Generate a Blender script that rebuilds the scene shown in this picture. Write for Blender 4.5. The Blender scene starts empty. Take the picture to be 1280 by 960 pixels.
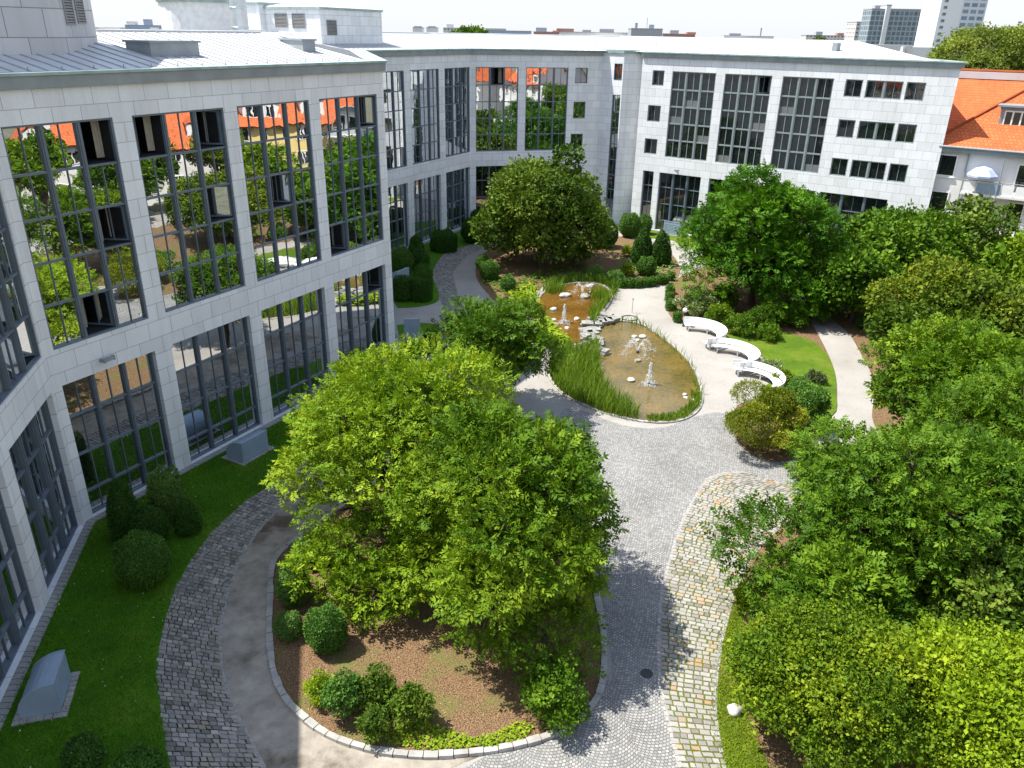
import bpy, bmesh, math, random
import numpy as np
from mathutils import Vector, Matrix

R = math.radians
sc = bpy.context.scene

# ------------------------------------------------------------------ camera
cam_data = bpy.data.cameras.new("camera")
cam_data.sensor_width = 36.0
cam_data.lens = 27.59
cam_data.clip_start = 0.2
cam_data.clip_end = 9000.0
camera = bpy.data.objects.new("camera", cam_data)
sc.collection.objects.link(camera)
camera.matrix_world = (Matrix.Translation((0, 0, 18.5)) @ Matrix.Rotation(R(90 - 24.17), 4, 'X')
                       @ Matrix.Rotation(R(1.08), 4, 'Z'))
sc.camera = camera

# ------------------------------------------------------------------ sky, sun, exposure
SUN_EL, SUN_AZ = R(62.0), math.atan2(-8.5, 1.15)      # azimuth measured from +Y towards +X
world = bpy.data.worlds.new("World")
sc.world = world
world.use_nodes = True
wt = world.node_tree
sky = wt.nodes.new("ShaderNodeTexSky")
sky.sky_type = 'NISHITA'
sky.sun_disc = False
sky.sun_elevation = SUN_EL
sky.sun_rotation = SUN_AZ
sky.air_density = 1.0
sky.dust_density = 0.8
sky.ozone_density = 1.0
bg = wt.nodes["Background"]
bg.inputs[1].default_value = 0.14
# summer haze and thin cloud: the blue fades to milky white towards the horizon
w_co = wt.nodes.new("ShaderNodeTexCoord")
w_sep = wt.nodes.new("ShaderNodeSeparateXYZ"); wt.links.new(w_co.outputs['Generated'], w_sep.inputs[0])
w_nz = wt.nodes.new("ShaderNodeTexNoise"); w_nz.inputs['Scale'].default_value = 2.2; w_nz.inputs['Detail'].default_value = 6
w_map = wt.nodes.new("ShaderNodeMapping"); w_map.inputs['Scale'].default_value = (1, 1, 3.5)
wt.links.new(w_co.outputs['Generated'], w_map.inputs[0]); wt.links.new(w_map.outputs[0], w_nz.inputs['Vector'])
w_add = wt.nodes.new("ShaderNodeMath"); w_add.operation = 'MULTIPLY_ADD'
wt.links.new(w_nz.outputs['Fac'], w_add.inputs[0]); w_add.inputs[1].default_value = -0.45; wt.links.new(w_sep.outputs['Z'], w_add.inputs[2])
w_rmp = wt.nodes.new("ShaderNodeValToRGB")
w_rmp.color_ramp.elements[0].position = 0.0; w_rmp.color_ramp.elements[0].color = (0.93, 0.93, 0.93, 1)
w_rmp.color_ramp.elements[1].position = 0.55; w_rmp.color_ramp.elements[1].color = (0.22, 0.22, 0.22, 1)
wt.links.new(w_add.outputs[0], w_rmp.inputs[0])
w_mix = wt.nodes.new("ShaderNodeMix"); w_mix.data_type = 'RGBA'
wt.links.new(w_rmp.outputs[0], w_mix.inputs[0]); wt.links.new(sky.outputs[0], w_mix.inputs[6]); w_mix.inputs[7].default_value = (2.55, 2.63, 2.76, 1)
wt.links.new(w_mix.outputs[2], bg.inputs[0])

sun_data = bpy.data.lights.new("sun", 'SUN')
sun_data.energy = 3.6
sun_data.angle = R(0.5)
sun_data.color = (1.0, 0.95, 0.87)
sun = bpy.data.objects.new("sun", sun_data)
sc.collection.objects.link(sun)
sun_dir = Vector((math.sin(SUN_AZ) * math.cos(SUN_EL), math.cos(SUN_AZ) * math.cos(SUN_EL), math.sin(SUN_EL)))
sun.rotation_euler = sun_dir.to_track_quat('Z', 'Y').to_euler()
sun.location = (-60, 10, 90)

sc.view_settings.view_transform = 'Standard'
sc.view_settings.look = 'None'
sc.view_settings.exposure = 1.36
sc.view_settings.gamma = 1.0
sc.view_settings.use_curve_mapping = False
sc.cycles.max_bounces = 6
sc.cycles.diffuse_bounces = 3
sc.cycles.glossy_bounces = 3
sc.cycles.transmission_bounces = 3
sc.cycles.transparent_max_bounces = 6
sc.cycles.caustics_reflective = False
sc.cycles.caustics_refractive = False

# ------------------------------------------------------------------ helpers: objects
COL = sc.collection

def tag(o, label=None, cat=None, group=None, kind=None):
    if label: o['label'] = label
    if cat: o['category'] = cat
    if group: o['group'] = group
    if kind: o['kind'] = kind
    return o

def empty(name, loc, label, cat, group=None, rz=0.0):
    o = bpy.data.objects.new(name, None)
    o.empty_display_size = 0.3
    o.location = loc
    o.rotation_euler = (0, 0, rz)
    COL.objects.link(o)
    return tag(o, label, cat, group)

def link(name, me, parent=None):
    o = bpy.data.objects.new(name, me)
    COL.objects.link(o)
    if parent is not None:
        o.parent = parent
    return o

def copy_tree(o, parent=None):
    c = o.copy()
    COL.objects.link(c)
    if parent is not None:
        c.parent = parent
        c.matrix_parent_inverse = o.matrix_parent_inverse.copy()
    for ch in o.children:
        copy_tree(ch, c)
    return c

def smoothed(pts, n=8, closed=True):
    """Catmull-Rom through the points."""
    P = [Vector((p[0], p[1], 0)) for p in pts]
    out = []
    m = len(P)
    rng = range(m) if closed else range(m - 1)
    for i in rng:
        if closed:
            a, b, c, d = P[(i - 1) % m], P[i], P[(i + 1) % m], P[(i + 2) % m]
        else:
            a, b, c, d = P[max(i - 1, 0)], P[i], P[i + 1], P[min(i + 2, m - 1)]
        for k in range(n):
            t = k / n
            q = 0.5 * ((2 * b) + (c - a) * t + (2 * a - 5 * b + 4 * c - d) * t * t + (3 * b - a - 3 * c + d) * t ** 3)
            out.append((q.x, q.y))
    if not closed:
        out.append((P[-1].x, P[-1].y))
    return out

class MB:
    """collects quads and polygons with uvs, links them as ONE mesh object"""
    def __init__(self):
        self.v, self.f, self.uv, self.mi, self.sm = [], [], [], [], []
    def face(self, pts, uv=None, mi=0, smooth=False):
        i = len(self.v)
        self.v += [tuple(p) for p in pts]
        self.f.append(tuple(range(i, i + len(pts))))
        self.uv.append(uv if uv else [(0, 0)] * len(pts))
        self.mi.append(mi); self.sm.append(smooth)
    def box(self, o, X, Y, Z, mi=0, uvo=(0, 0)):
        """oriented box: corner o and three edge vectors (right handed)"""
        o, X, Y, Z = Vector(o), Vector(X), Vector(Y), Vector(Z)
        lx, ly, lz = X.length, Y.length, Z.length
        a, b = uvo
        def q(p, u, w, lu, lw, u0, w0):
            self.face([p, p + u, p + u + w, p + w], [(u0, w0), (u0 + lu, w0), (u0 + lu, w0 + lw), (u0, w0 + lw)], mi)
        q(o, X, Z, lx, lz, a, b)
        q(o + X, Y, Z, ly, lz, a + lx, b)
        q(o + X + Y, -X, Z, lx, lz, a, b)
        q(o + Y, -Y, Z, ly, lz, a, b)
        q(o + Z, X, Y, lx, ly, a, b)
        q(o + Y, X, -Y, lx, ly, a, b)
    def cbox(self, c, size, rz=0.0, mi=0):
        c = Vector(c); m = Matrix.Rotation(rz, 3, 'Z')
        X, Y, Z = m @ Vector((size[0], 0, 0)), m @ Vector((0, size[1], 0)), Vector((0, 0, size[2]))
        self.box(c - X / 2 - Y / 2 - Z / 2, X, Y, Z, mi)
    def tube(self, path, rad, n=8, mi=0, caps=True):
        path = [Vector(p) for p in path]
        if not hasattr(rad, '__len__'): rad = [rad] * len(path)
        rings = []
        for i, p in enumerate(path):
            d = (path[min(i + 1, len(path) - 1)] - path[max(i - 1, 0)]).normalized()
            a = d.orthogonal().normalized() if i == 0 else (rings_a - d * rings_a.dot(d)).normalized()
            rings_a = a
            b = d.cross(a)
            rings.append([p + (a * math.cos(t) + b * math.sin(t)) * rad[i] for t in [2 * math.pi * k / n for k in range(n)]])
        for i in range(len(path) - 1):
            for k in range(n):
                self.face([rings[i][k], rings[i][(k + 1) % n], rings[i + 1][(k + 1) % n], rings[i + 1][k]], None, mi, True)
        if caps:
            self.face(rings[0][::-1], None, mi); self.face(rings[-1], None, mi)
    def lathe(self, c, prof, n=20, mi=0, jit=0.0, rng=None):
        """prof: list of (r, z)"""
        c = Vector(c)
        rings = []
        for r, z in prof:
            ring = []
            for k in range(n):
                t = 2 * math.pi * k / n
                rr = r * (1 + (rng.uniform(-jit, jit) if rng else 0))
                ring.append(c + Vector((rr * math.cos(t), rr * math.sin(t), z)))
            rings.append(ring)
        for i in range(len(rings) - 1):
            for k in range(n):
                self.face([rings[i][k], rings[i][(k + 1) % n], rings[i + 1][(k + 1) % n], rings[i + 1][k]], None, mi, True)
        self.face(rings[0][::-1], None, mi, True); self.face(rings[-1], None, mi, True)
    def mesh(self, name, mats):
        me = bpy.data.meshes.new(name)
        me.from_pydata(self.v, [], self.f)
        uvl = me.uv_layers.new(name="uv")
        flat = [c for f in self.uv for p in f for c in p]
        uvl.data.foreach_set("uv", flat)
        if not isinstance(mats, (list, tuple)): mats = [mats]
        for m in mats: me.materials.append(m)
        me.polygons.foreach_set("material_index", self.mi)
        me.polygons.foreach_set("use_smooth", self.sm)
        me.update()
        return me
    def build(self, name, mats, parent=None, weld=False):
        me = self.mesh(name, mats)
        if weld:
            bm = bmesh.new(); bm.from_mesh(me)
            bmesh.ops.remove_doubles(bm, verts=bm.verts, dist=1e-4)
            bm.to_mesh(me); bm.free()
        return link(name, me, parent)

def sheet(name, pts, z, mat, depth=0.0, uv=None):
    """a flat patch of ground bounded by a polygon, with a small skirt so that its edge is a real step"""
    bm = bmesh.new()
    vs = [bm.verts.new((p[0], p[1], z)) for p in pts]
    f = bm.faces.new(vs)
    if f.normal.z < 0 or f.calc_area() == 0: f.normal_flip()
    bm.normal_update()
    if f.normal.z < 0: f.normal_flip()
    if depth:
        lo = [bm.verts.new((p[0], p[1], z - depth)) for p in pts]
        n = len(pts)
        for i in range(n):
            bm.faces.new((vs[i], lo[i], lo[(i + 1) % n], vs[(i + 1) % n]))
    bmesh.ops.triangulate(bm, faces=[f], ngon_method='EAR_CLIP')
    bmesh.ops.recalc_face_normals(bm, faces=bm.faces)
    me = bpy.data.meshes.new(name)
    bm.to_mesh(me); bm.free()
    me.materials.append(mat)
    o = link(name, me)
    o['kind'] = 'structure'
    return o

def resample(pts, n):
    P = [Vector((p[0], p[1])) for p in pts]
    L = [0.0]
    for a, b in zip(P, P[1:]): L.append(L[-1] + (b - a).length)
    out = []
    for k in range(n):
        t = L[-1] * k / (n - 1); i = 0
        while i < len(P) - 2 and L[i + 1] < t: i += 1
        u = (t - L[i]) / max(L[i + 1] - L[i], 1e-9)
        out.append(P[i].lerp(P[i + 1], u))
    return out, L[-1]

def strip(name, left, right, z, mat, n=60, m=8):
    """a paved strip between two edge lines; uv in metres: u across, v along"""
    A, la = resample(smoothed(left, 8, False), n); B, lb = resample(smoothed(right, 8, False), n)
    ln = (la + lb) / 2
    mb = MB()
    for i in range(n - 1):
        for j in range(m):
            q = []; uv = []
            for ii, jj in ((i, j), (i, j + 1), (i + 1, j + 1), (i + 1, j)):
                a, b = A[ii], B[ii]; t = jj / m
                p = a.lerp(b, t)
                q.append((p.x, p.y, z)); uv.append(((t - 0.5) * (b - a).length, ln * ii / (n - 1)))
            mb.face(q, uv)
    o = mb.build(name, mat, weld=True)
    o['kind'] = 'structure'
    return o

def in_poly(P, poly):
    x, y = P[:, 0], P[:, 1]
    c = np.zeros(len(P), bool)
    n = len(poly)
    for i in range(n):
        (x1, y1), (x2, y2) = poly[i], poly[(i + 1) % n]
        m = ((y1 > y) != (y2 > y))
        with np.errstate(divide='ignore', invalid='ignore'):
            xi = (x2 - x1) * (y - y1) / (y2 - y1 if y2 != y1 else 1e-9) + x1
        c ^= m & (x < xi)
    return c

# ------------------------------------------------------------------ helpers: materials
class NT:
    def __init__(self, name, uvmap=False):
        self.m = bpy.data.materials.new(name); self.m.use_nodes = True
        self.t = self.m.node_tree
        self.p = self.t.nodes["Principled BSDF"]
        self.out = self.t.nodes["Material Output"]
        self.co = None
    def n(self, typ, **kw):
        nd = self.t.nodes.new(typ)
        for k, v in kw.items():
            if k.startswith('i_'):
                nd.inputs[k[2:].replace('_', ' ')].default_value = v
            else: setattr(nd, k, v)
        return nd
    def l(self, a, b): self.t.links.new(a, b)
    def coord(self, kind='Object'):
        tc = self.n("ShaderNodeTexCoord")
        return tc.outputs[kind]
    def world(self):
        g = self.n("ShaderNodeNewGeometry"); return g.outputs['Position']
    def noise(self, co, scale, detail=4, rough=0.55):
        nd = self.n("ShaderNodeTexNoise"); nd.inputs['Scale'].default_value = scale
        nd.inputs['Detail'].default_value = detail; nd.inputs['Roughness'].default_value = rough
        if co is not None: self.l(co, nd.inputs['Vector'])
        return nd.outputs['Fac']
    def ramp(self, fac, stops):
        r = self.n("ShaderNodeValToRGB"); e = r.color_ramp.elements
        while len(e) < len(stops): e.new(0.5)
        for q, (pos, c) in zip(e, stops):
            q.position = pos; q.color = (*c, 1) if len(c) == 3 else c
        self.l(fac, r.inputs[0]); return r.outputs[0]
    def mix(self, fac, a, b, blend='MIX'):
        m = self.n("ShaderNodeMix", data_type='RGBA', blend_type=blend)
        for s, v in ((0, fac), (6, a), (7, b)):
            if isinstance(v, (int, float)): m.inputs[s].default_value = v
            elif isinstance(v, tuple): m.inputs[s].default_value = (*v, 1)
            else: self.l(v, m.inputs[s])
        return m.outputs[2]
    def math(self, op, a, b=None, c=None):
        m = self.n("ShaderNodeMath", operation=op)
        for i, v in enumerate((a, b, c)):
            if v is None: continue
            if isinstance(v, (int, float)): m.inputs[i].default_value = v
            else: self.l(v, m.inputs[i])
        return m.outputs[0]
    def bump(self, h, strength=0.4, dist=0.02):
        b = self.n("ShaderNodeBump"); b.inputs['Strength'].default_value = strength; b.inputs['Distance'].default_value = dist
        self.l(h, b.inputs['Height']); self.l(b.outputs[0], self.p.inputs['Normal'])
    def base(self, c, rough=0.8, spec=0.3, metal=0.0):
        if isinstance(c, tuple): self.p.inputs['Base Color'].default_value = (*c, 1)
        else: self.l(c, self.p.inputs['Base Color'])
        self.p.inputs['Roughness'].default_value = rough
        self.p.inputs['Specular IOR Level'].default_value = spec
        self.p.inputs['Metallic'].default_value = metal
        return self.m

def plain(name, c, rough=0.6, spec=0.4, metal=0.0, var=0.12, scale=3.0):
    t = NT(name)
    nz = t.noise(t.coord(), scale, 5)
    d = tuple(x * (1 - var) for x in c); u = tuple(min(1, x * (1 + var)) for x in c)
    return t.base(t.ramp(nz, [(0.3, d), (0.7, u)]), rough, spec, metal)

def stone_panels(name, c, w=1.1, h=0.72, joint=0.014):
    t = NT(name)
    uv = t.coord('UV')
    b = t.n("ShaderNodeTexBrick", offset=0.5)
    t.l(uv, b.inputs['Vector'])
    b.inputs['Scale'].default_value = 1.0
    b.inputs['Brick Width'].default_value = w; b.inputs['Row Height'].default_value = h
    b.inputs['Mortar Size'].default_value = joint; b.inputs['Mortar Smooth'].default_value = 0.1; b.inputs['Bias'].default_value = 0.0
    b.inputs['Color1'].default_value = (*[x * 0.94 for x in c], 1); b.inputs['Color2'].default_value = (*[min(1, x * 1.08) for x in c], 1)
    b.inputs['Mortar'].default_value = (*[x * 0.5 for x in c], 1)
    n1 = t.noise(t.world(), 0.5, 5); n2 = t.noise(t.world(), 14, 3)
    c1 = t.mix(0.4, b.outputs['Color'], t.ramp(n1, [(0.3, (0.78, 0.78, 0.76)), (0.7, (1, 1, 1))]), 'MULTIPLY')
    c2 = t.mix(0.35, c1, t.ramp(n2, [(0.3, (0.82, 0.82, 0.82)), (0.7, (1, 1, 1))]), 'MULTIPLY')
    mp = t.n("ShaderNodeMapping"); mp.inputs['Scale'].default_value = (2.2, 2.2, 0.09); t.l(t.world(), mp.inputs[0])
    n3 = t.noise(mp.outputs[0], 1.0, 5, 0.6)            # rain streaks
    c2 = t.mix(0.3, c2, t.ramp(n3, [(0.32, (0.74, 0.74, 0.71)), (0.55, (1, 1, 1))]), 'MULTIPLY')
    t.bump(b.outputs['Fac'], -0.3, 0.01)
    return t.base(c2, 0.75, 0.25)

def setts(name, w, h, joint, cols, jcols, uv=True, fan=False, warp=0.04):
    """cobbles: stones of several colours, joints with their own colour"""
    t = NT(name)
    co = t.coord('UV') if uv else t.world()
    nv = t.n("ShaderNodeTexNoise"); nv.inputs['Scale'].default_value = 2.2; nv.inputs['Detail'].default_value = 3
    t.l(co, nv.inputs['Vector'])
    vm = t.n("ShaderNodeVectorMath", operation='MULTIPLY_ADD')
    t.l(nv.outputs['Color'], vm.inputs[0]); vm.inputs[1].default_value = (warp * 2, warp * 2, 0); t.l(co, vm.inputs[2])
    vec = vm.outputs[0]
    if fan:
        sp = t.n("ShaderNodeSeparateXYZ"); t.l(vec, sp.inputs[0])
        W, RR = 1.5, 1.12
        xr = t.math('ADD', t.math('MULTIPLY', sp.outputs[0], 0.97), t.math('MULTIPLY', sp.outputs[1], 0.24))
        yr = t.math('SUBTRACT', t.math('MULTIPLY', sp.outputs[1], 0.97), t.math('MULTIPLY', sp.outputs[0], 0.24))
        xl = t.math('SUBTRACT', t.math('FLOORED_MODULO', xr, W), W / 2)
        arc = t.math('SQRT', t.math('SUBTRACT', RR * RR, t.math('MULTIPLY', xl, xl)))
        v = t.math('ADD', yr, arc)
        u = t.math('MULTIPLY', t.math('ARCSINE', t.math('DIVIDE', xl, RR)), RR)
        u = t.math('ADD', u, t.math('MULTIPLY', t.math('FLOOR', t.math('DIVIDE', xr, W)), 7.3))
        cb = t.n("ShaderNodeCombineXYZ"); t.l(u, cb.inputs[0]); t.l(v, cb.inputs[1]); vec = cb.outputs[0]
    b = t.n("ShaderNodeTexBrick", offset=0.5)
    t.l(vec, b.inputs['Vector'])
    b.inputs['Scale'].default_value = 1.0
    b.inputs['Brick Width'].default_value = w; b.inputs['Row Height'].default_value = h
    b.inputs['Mortar Size'].default_value = joint; b.inputs['Mortar Smooth'].default_value = 0.25; b.inputs['Bias'].default_value = 0.0
    b.inputs['Color1'].default_value = (0, 0, 0, 1); b.inputs['Color2'].default_value = (1, 1, 1, 1); b.inputs['Mortar'].default_value = (0.5, 0.5, 0.5, 1)
    k = len(cols)
    stone = t.ramp(b.outputs['Color'], [((i + 0.5) / k, c) for i, c in enumerate(cols)])
    n1 = t.noise(t.world(), 0.45, 5); n2 = t.noise(t.world(), 22, 3)
    stone = t.mix(0.6, stone, t.ramp(n2, [(0.3, (0.7, 0.7, 0.7)), (0.7, (1.05, 1.05, 1.05))]), 'MULTIPLY')
    jc = t.ramp(n1, [(0.35, jcols[0]), (0.65, jcols[1])])
    c = t.mix(b.outputs['Fac'], stone, jc)
    c = t.mix(0.5, c, t.ramp(n1, [(0.3, (0.75, 0.74, 0.7)), (0.65, (1, 1, 1))]), 'MULTIPLY')
    t.bump(t.math('SUBTRACT', 1.0, b.outputs['Fac']), 0.7, 0.03)
    return t.base(c, 0.8, 0.25)

def foliage(name, stops, trans=0.3, rough=0.5):
    t = NT(name)
    at = t.n("ShaderNodeAttribute", attribute_name="tint")
    c = t.ramp(at.outputs['Fac'], stops)
    nz = t.noise(t.world(), 0.9, 3)
    c = t.mix(0.55, c, t.ramp(nz, [(0.32, (0.62, 0.72, 0.6)), (0.68, (1.15, 1.08, 1.0))]), 'MULTIPLY')
    t.base(c, max(rough, 0.62), 0.16)
    tr = t.n("ShaderNodeBsdfTranslucent")
    t.l(t.mix(1.0, c, (1.25, 1.2, 0.6), 'MULTIPLY'), tr.inputs['Color'])
    mx = t.n("ShaderNodeMixShader"); mx.inputs[0].default_value = trans
    t.l(t.p.outputs[0], mx.inputs[1]); t.l(tr.outputs[0], mx.inputs[2]); t.l(mx.outputs[0], t.out.inputs[0])
    return t.m

def glass(name, refl, tint=(0.86, 0.92, 0.95)):
    t = NT(name)
    t.base((0.012, 0.016, 0.018), 0.05, 0.5)
    lw = t.n("ShaderNodeLayerWeight"); lw.inputs['Blend'].default_value = 0.25
    fac = t.math('ADD', t.math('MULTIPLY', lw.outputs['Facing'], 0.85 - refl), refl)
    g = t.n("ShaderNodeBsdfGlossy"); g.inputs['Roughness'].default_value = 0.0; g.inputs['Color'].default_value = (*tint, 1)
    wn = t.noise(t.world(), 0.9, 2); bp_ = t.n('ShaderNodeBump'); bp_.inputs['Strength'].default_value = 0.25; bp_.inputs['Distance'].default_value = 0.012
    t.l(wn, bp_.inputs['Height']); t.l(bp_.outputs[0], g.inputs['Normal'])
    mx = t.n("ShaderNodeMixShader"); t.l(fac, mx.inputs[0])
    t.l(t.p.outputs[0], mx.inputs[1]); t.l(g.outputs[0], mx.inputs[2]); t.l(mx.outputs[0], t.out.inputs[0])
    return t.m

def roof_tiles(name, c):
    t = NT(name)
    b = t.n("ShaderNodeTexBrick", offset=0.5); t.l(t.coord('UV'), b.inputs['Vector'])
    b.inputs['Scale'].default_value = 1.0; b.inputs['Brick Width'].default_value = 0.3; b.inputs['Row Height'].default_value = 0.36
    b.inputs['Mortar Size'].default_value = 0.03; b.inputs['Mortar Smooth'].default_value = 0.6
    b.inputs['Color1'].default_value = (*[x * 0.85 for x in c], 1); b.inputs['Color2'].default_value = (*[x * 1.12 for x in c], 1)
    b.inputs['Mortar'].default_value = (*[x * 0.5 for x in c], 1)
    n1 = t.noise(t.world(), 0.6, 4)
    t.bump(b.outputs['Fac'], -0.6, 0.03)
    return t.base(t.mix(0.5, b.outputs['Color'], t.ramp(n1, [(0.3, (0.75, 0.72, 0.7)), (0.7, (1.05, 1.05, 1.05))]), 'MULTIPLY'), 0.8, 0.2)

M = {}
M['stone'] = stone_panels('granite_panels', (0.78, 0.805, 0.82), 1.1, 0.72, 0.011)
M['stone_big'] = stone_panels('granite_panels_large', (0.56, 0.57, 0.57), 1.5, 1.0, 0.02)
M['frame'] = plain('slate_blue_metal', (0.12, 0.155, 0.185), 0.45, 0.5, 0.0, 0.1)
M['frame_light'] = plain('grey_green_metal', (0.24, 0.29, 0.29), 0.45, 0.5, 0.0, 0.1)
M['glass'] = glass('mirror_glazing', 0.64, (0.95, 0.98, 1.0))
M['glass_dimmed'] = glass('dimmed_reflection_glazing', 0.075, (0.88, 0.84, 0.74))  # same glazing; its darker reflection is put in by weak, brown-tinted gloss
M['glass_sky'] = glass('clear_glazing', 0.5)
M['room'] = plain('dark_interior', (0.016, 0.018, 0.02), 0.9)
M['curtain'] = plain('beige_curtain', (0.42, 0.38, 0.31), 0.9)
M['blind'] = plain('grey_blind', (0.15, 0.16, 0.16), 0.8)
M['fascia'] = plain('grey_fascia_metal', (0.25, 0.285, 0.30), 0.5, 0.5, 0.0, 0.15, 1.2)
M['patina'] = plain('patina_copper', (0.30, 0.40, 0.38), 0.6, 0.4, 0.0, 0.25, 1.5)
M['roof'] = plain('standing_seam_zinc', (0.48, 0.495, 0.505), 0.5, 0.4, 0.0, 0.09, 0.8)
M['seam'] = plain('seam_zinc', (0.33, 0.345, 0.35), 0.5, 0.4)
M['louver'] = plain('louver_metal', (0.26, 0.26, 0.25), 0.6)
M['steel'] = plain('bright_steel', (0.55, 0.6, 0.63), 0.3, 0.5, 0.7, 0.1)
M['hood'] = plain('painted_hood_metal', (0.30, 0.385, 0.475), 0.4, 0.5, 0.1, 0.08, 2.0)
M['white'] = plain('white_paint', (0.78, 0.78, 0.76), 0.55, 0.4, 0.0, 0.05)
M['render_white'] = plain('white_render', (0.70, 0.69, 0.66), 0.85, 0.2, 0.0, 0.07, 0.7)
M['render_yellow'] = plain('yellow_render', (0.72, 0.55, 0.22), 0.85, 0.2, 0.0, 0.07, 0.7)
M['tiles'] = roof_tiles('orange_roof_tiles', (0.55, 0.135, 0.045))
M['zinc_dark'] = plain('dark_zinc', (0.22, 0.25, 0.27), 0.5, 0.5)
M['bark'] = plain('bark', (0.075, 0.058, 0.042), 0.9, 0.2, 0.0, 0.3, 6.0)
M['rock'] = plain('pale_boulder', (0.42, 0.405, 0.37), 0.8, 0.2, 0.0, 0.25, 4.0)
M['rock_dark'] = plain('grey_rock', (0.25, 0.245, 0.22), 0.85, 0.2, 0.0, 0.35, 3.0)
M['kerb'] = plain('granite_kerb', (0.33, 0.32, 0.295), 0.8, 0.2, 0.0, 0.25, 2.0)
M['black_iron'] = plain('dark_iron', (0.03, 0.03, 0.03), 0.6)

# ================================================================== THE OFFICE BUILDING
class Facet:
    """a wall plane from a to b (left to right seen from the courtyard); s along, d outwards, z up"""
    def __init__(self, a, b):
        self.a, self.b = Vector(a), Vector(b)
        self.L = (self.b - self.a).length
        self.t = (self.b - self.a) / self.L
        self.n = Vector((self.t.y, -self.t.x))
    def pt(self, s, z, d=0.0):
        p = self.a + self.t * s + self.n * d
        return Vector((p.x, p.y, z))
    def box(self, mb, s0, s1, z0, z1, d0, d1, mi=0):
        t3, n3 = Vector((*self.t, 0)), Vector((*self.n, 0))
        mb.box(self.pt(s0, z0, d1), t3 * (s1 - s0), -n3 * (d1 - d0), Vector((0, 0, z1 - z0)), mi, (s0, z0))
    def s_of(self, p):
        return (Vector(p) - self.a).dot(self.t)

rw = random.Random(7)
Z_LT, Z_UB, Z_UT, Z_CO, Z_EV = 5.95, 7.39, 15.33, 16.45, 16.93

def wall(F, openings, parent, z0=0.0, z1=Z_CO, s0=0.0, s1=None, depth=0.3, mat='stone'):
    s1 = F.L if s1 is None else s1
    S = sorted({s0, s1, *[v for o in openings for v in o[:2]]})
    Z = sorted({z0, z1, *[v for o in openings for v in o[2:4]]})
    mb = MB()
    for i in range(len(S) - 1):
        for j in range(len(Z) - 1):
            sm, zm = (S[i] + S[i + 1]) / 2, (Z[j] + Z[j + 1]) / 2
            if any(o[0] < sm < o[1] and o[2] < zm < o[3] for o in openings): continue
            a, b, c, d = S[i], S[i + 1], Z[j], Z[j + 1]
            mb.face([F.pt(a, c), F.pt(b, c), F.pt(b, d), F.pt(a, d)], [(a, c), (b, c), (b, d), (a, d)])
    for o in openings:
        dp = o[4] if len(o) > 4 else depth
        a, b, c, d = o[:4]
        mb.face([F.pt(a, c, -dp), F.pt(a, c), F.pt(a, d), F.pt(a, d, -dp)][::-1], [(a + dp, c), (a, c), (a, d), (a + dp, d)][::-1])
        mb.face([F.pt(b, c), F.pt(b, c, -dp), F.pt(b, d, -dp), F.pt(b, d)][::-1], [(b, c), (b + dp, c), (b + dp, d), (b, d)][::-1])
        mb.face([F.pt(a, d, -dp), F.pt(b, d, -dp), F.pt(b, d), F.pt(a, d)][::-1], [(a, d), (b, d), (b, d + dp), (a, d + dp)][::-1])
        mb.face([F.pt(a, c), F.pt(b, c), F.pt(b, c, -dp), F.pt(a, c, -dp)][::-1], [(a, c), (b, c), (b, c + dp), (a, c + dp)][::-1])
    return mb.build('wall', M[mat], parent)

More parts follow.
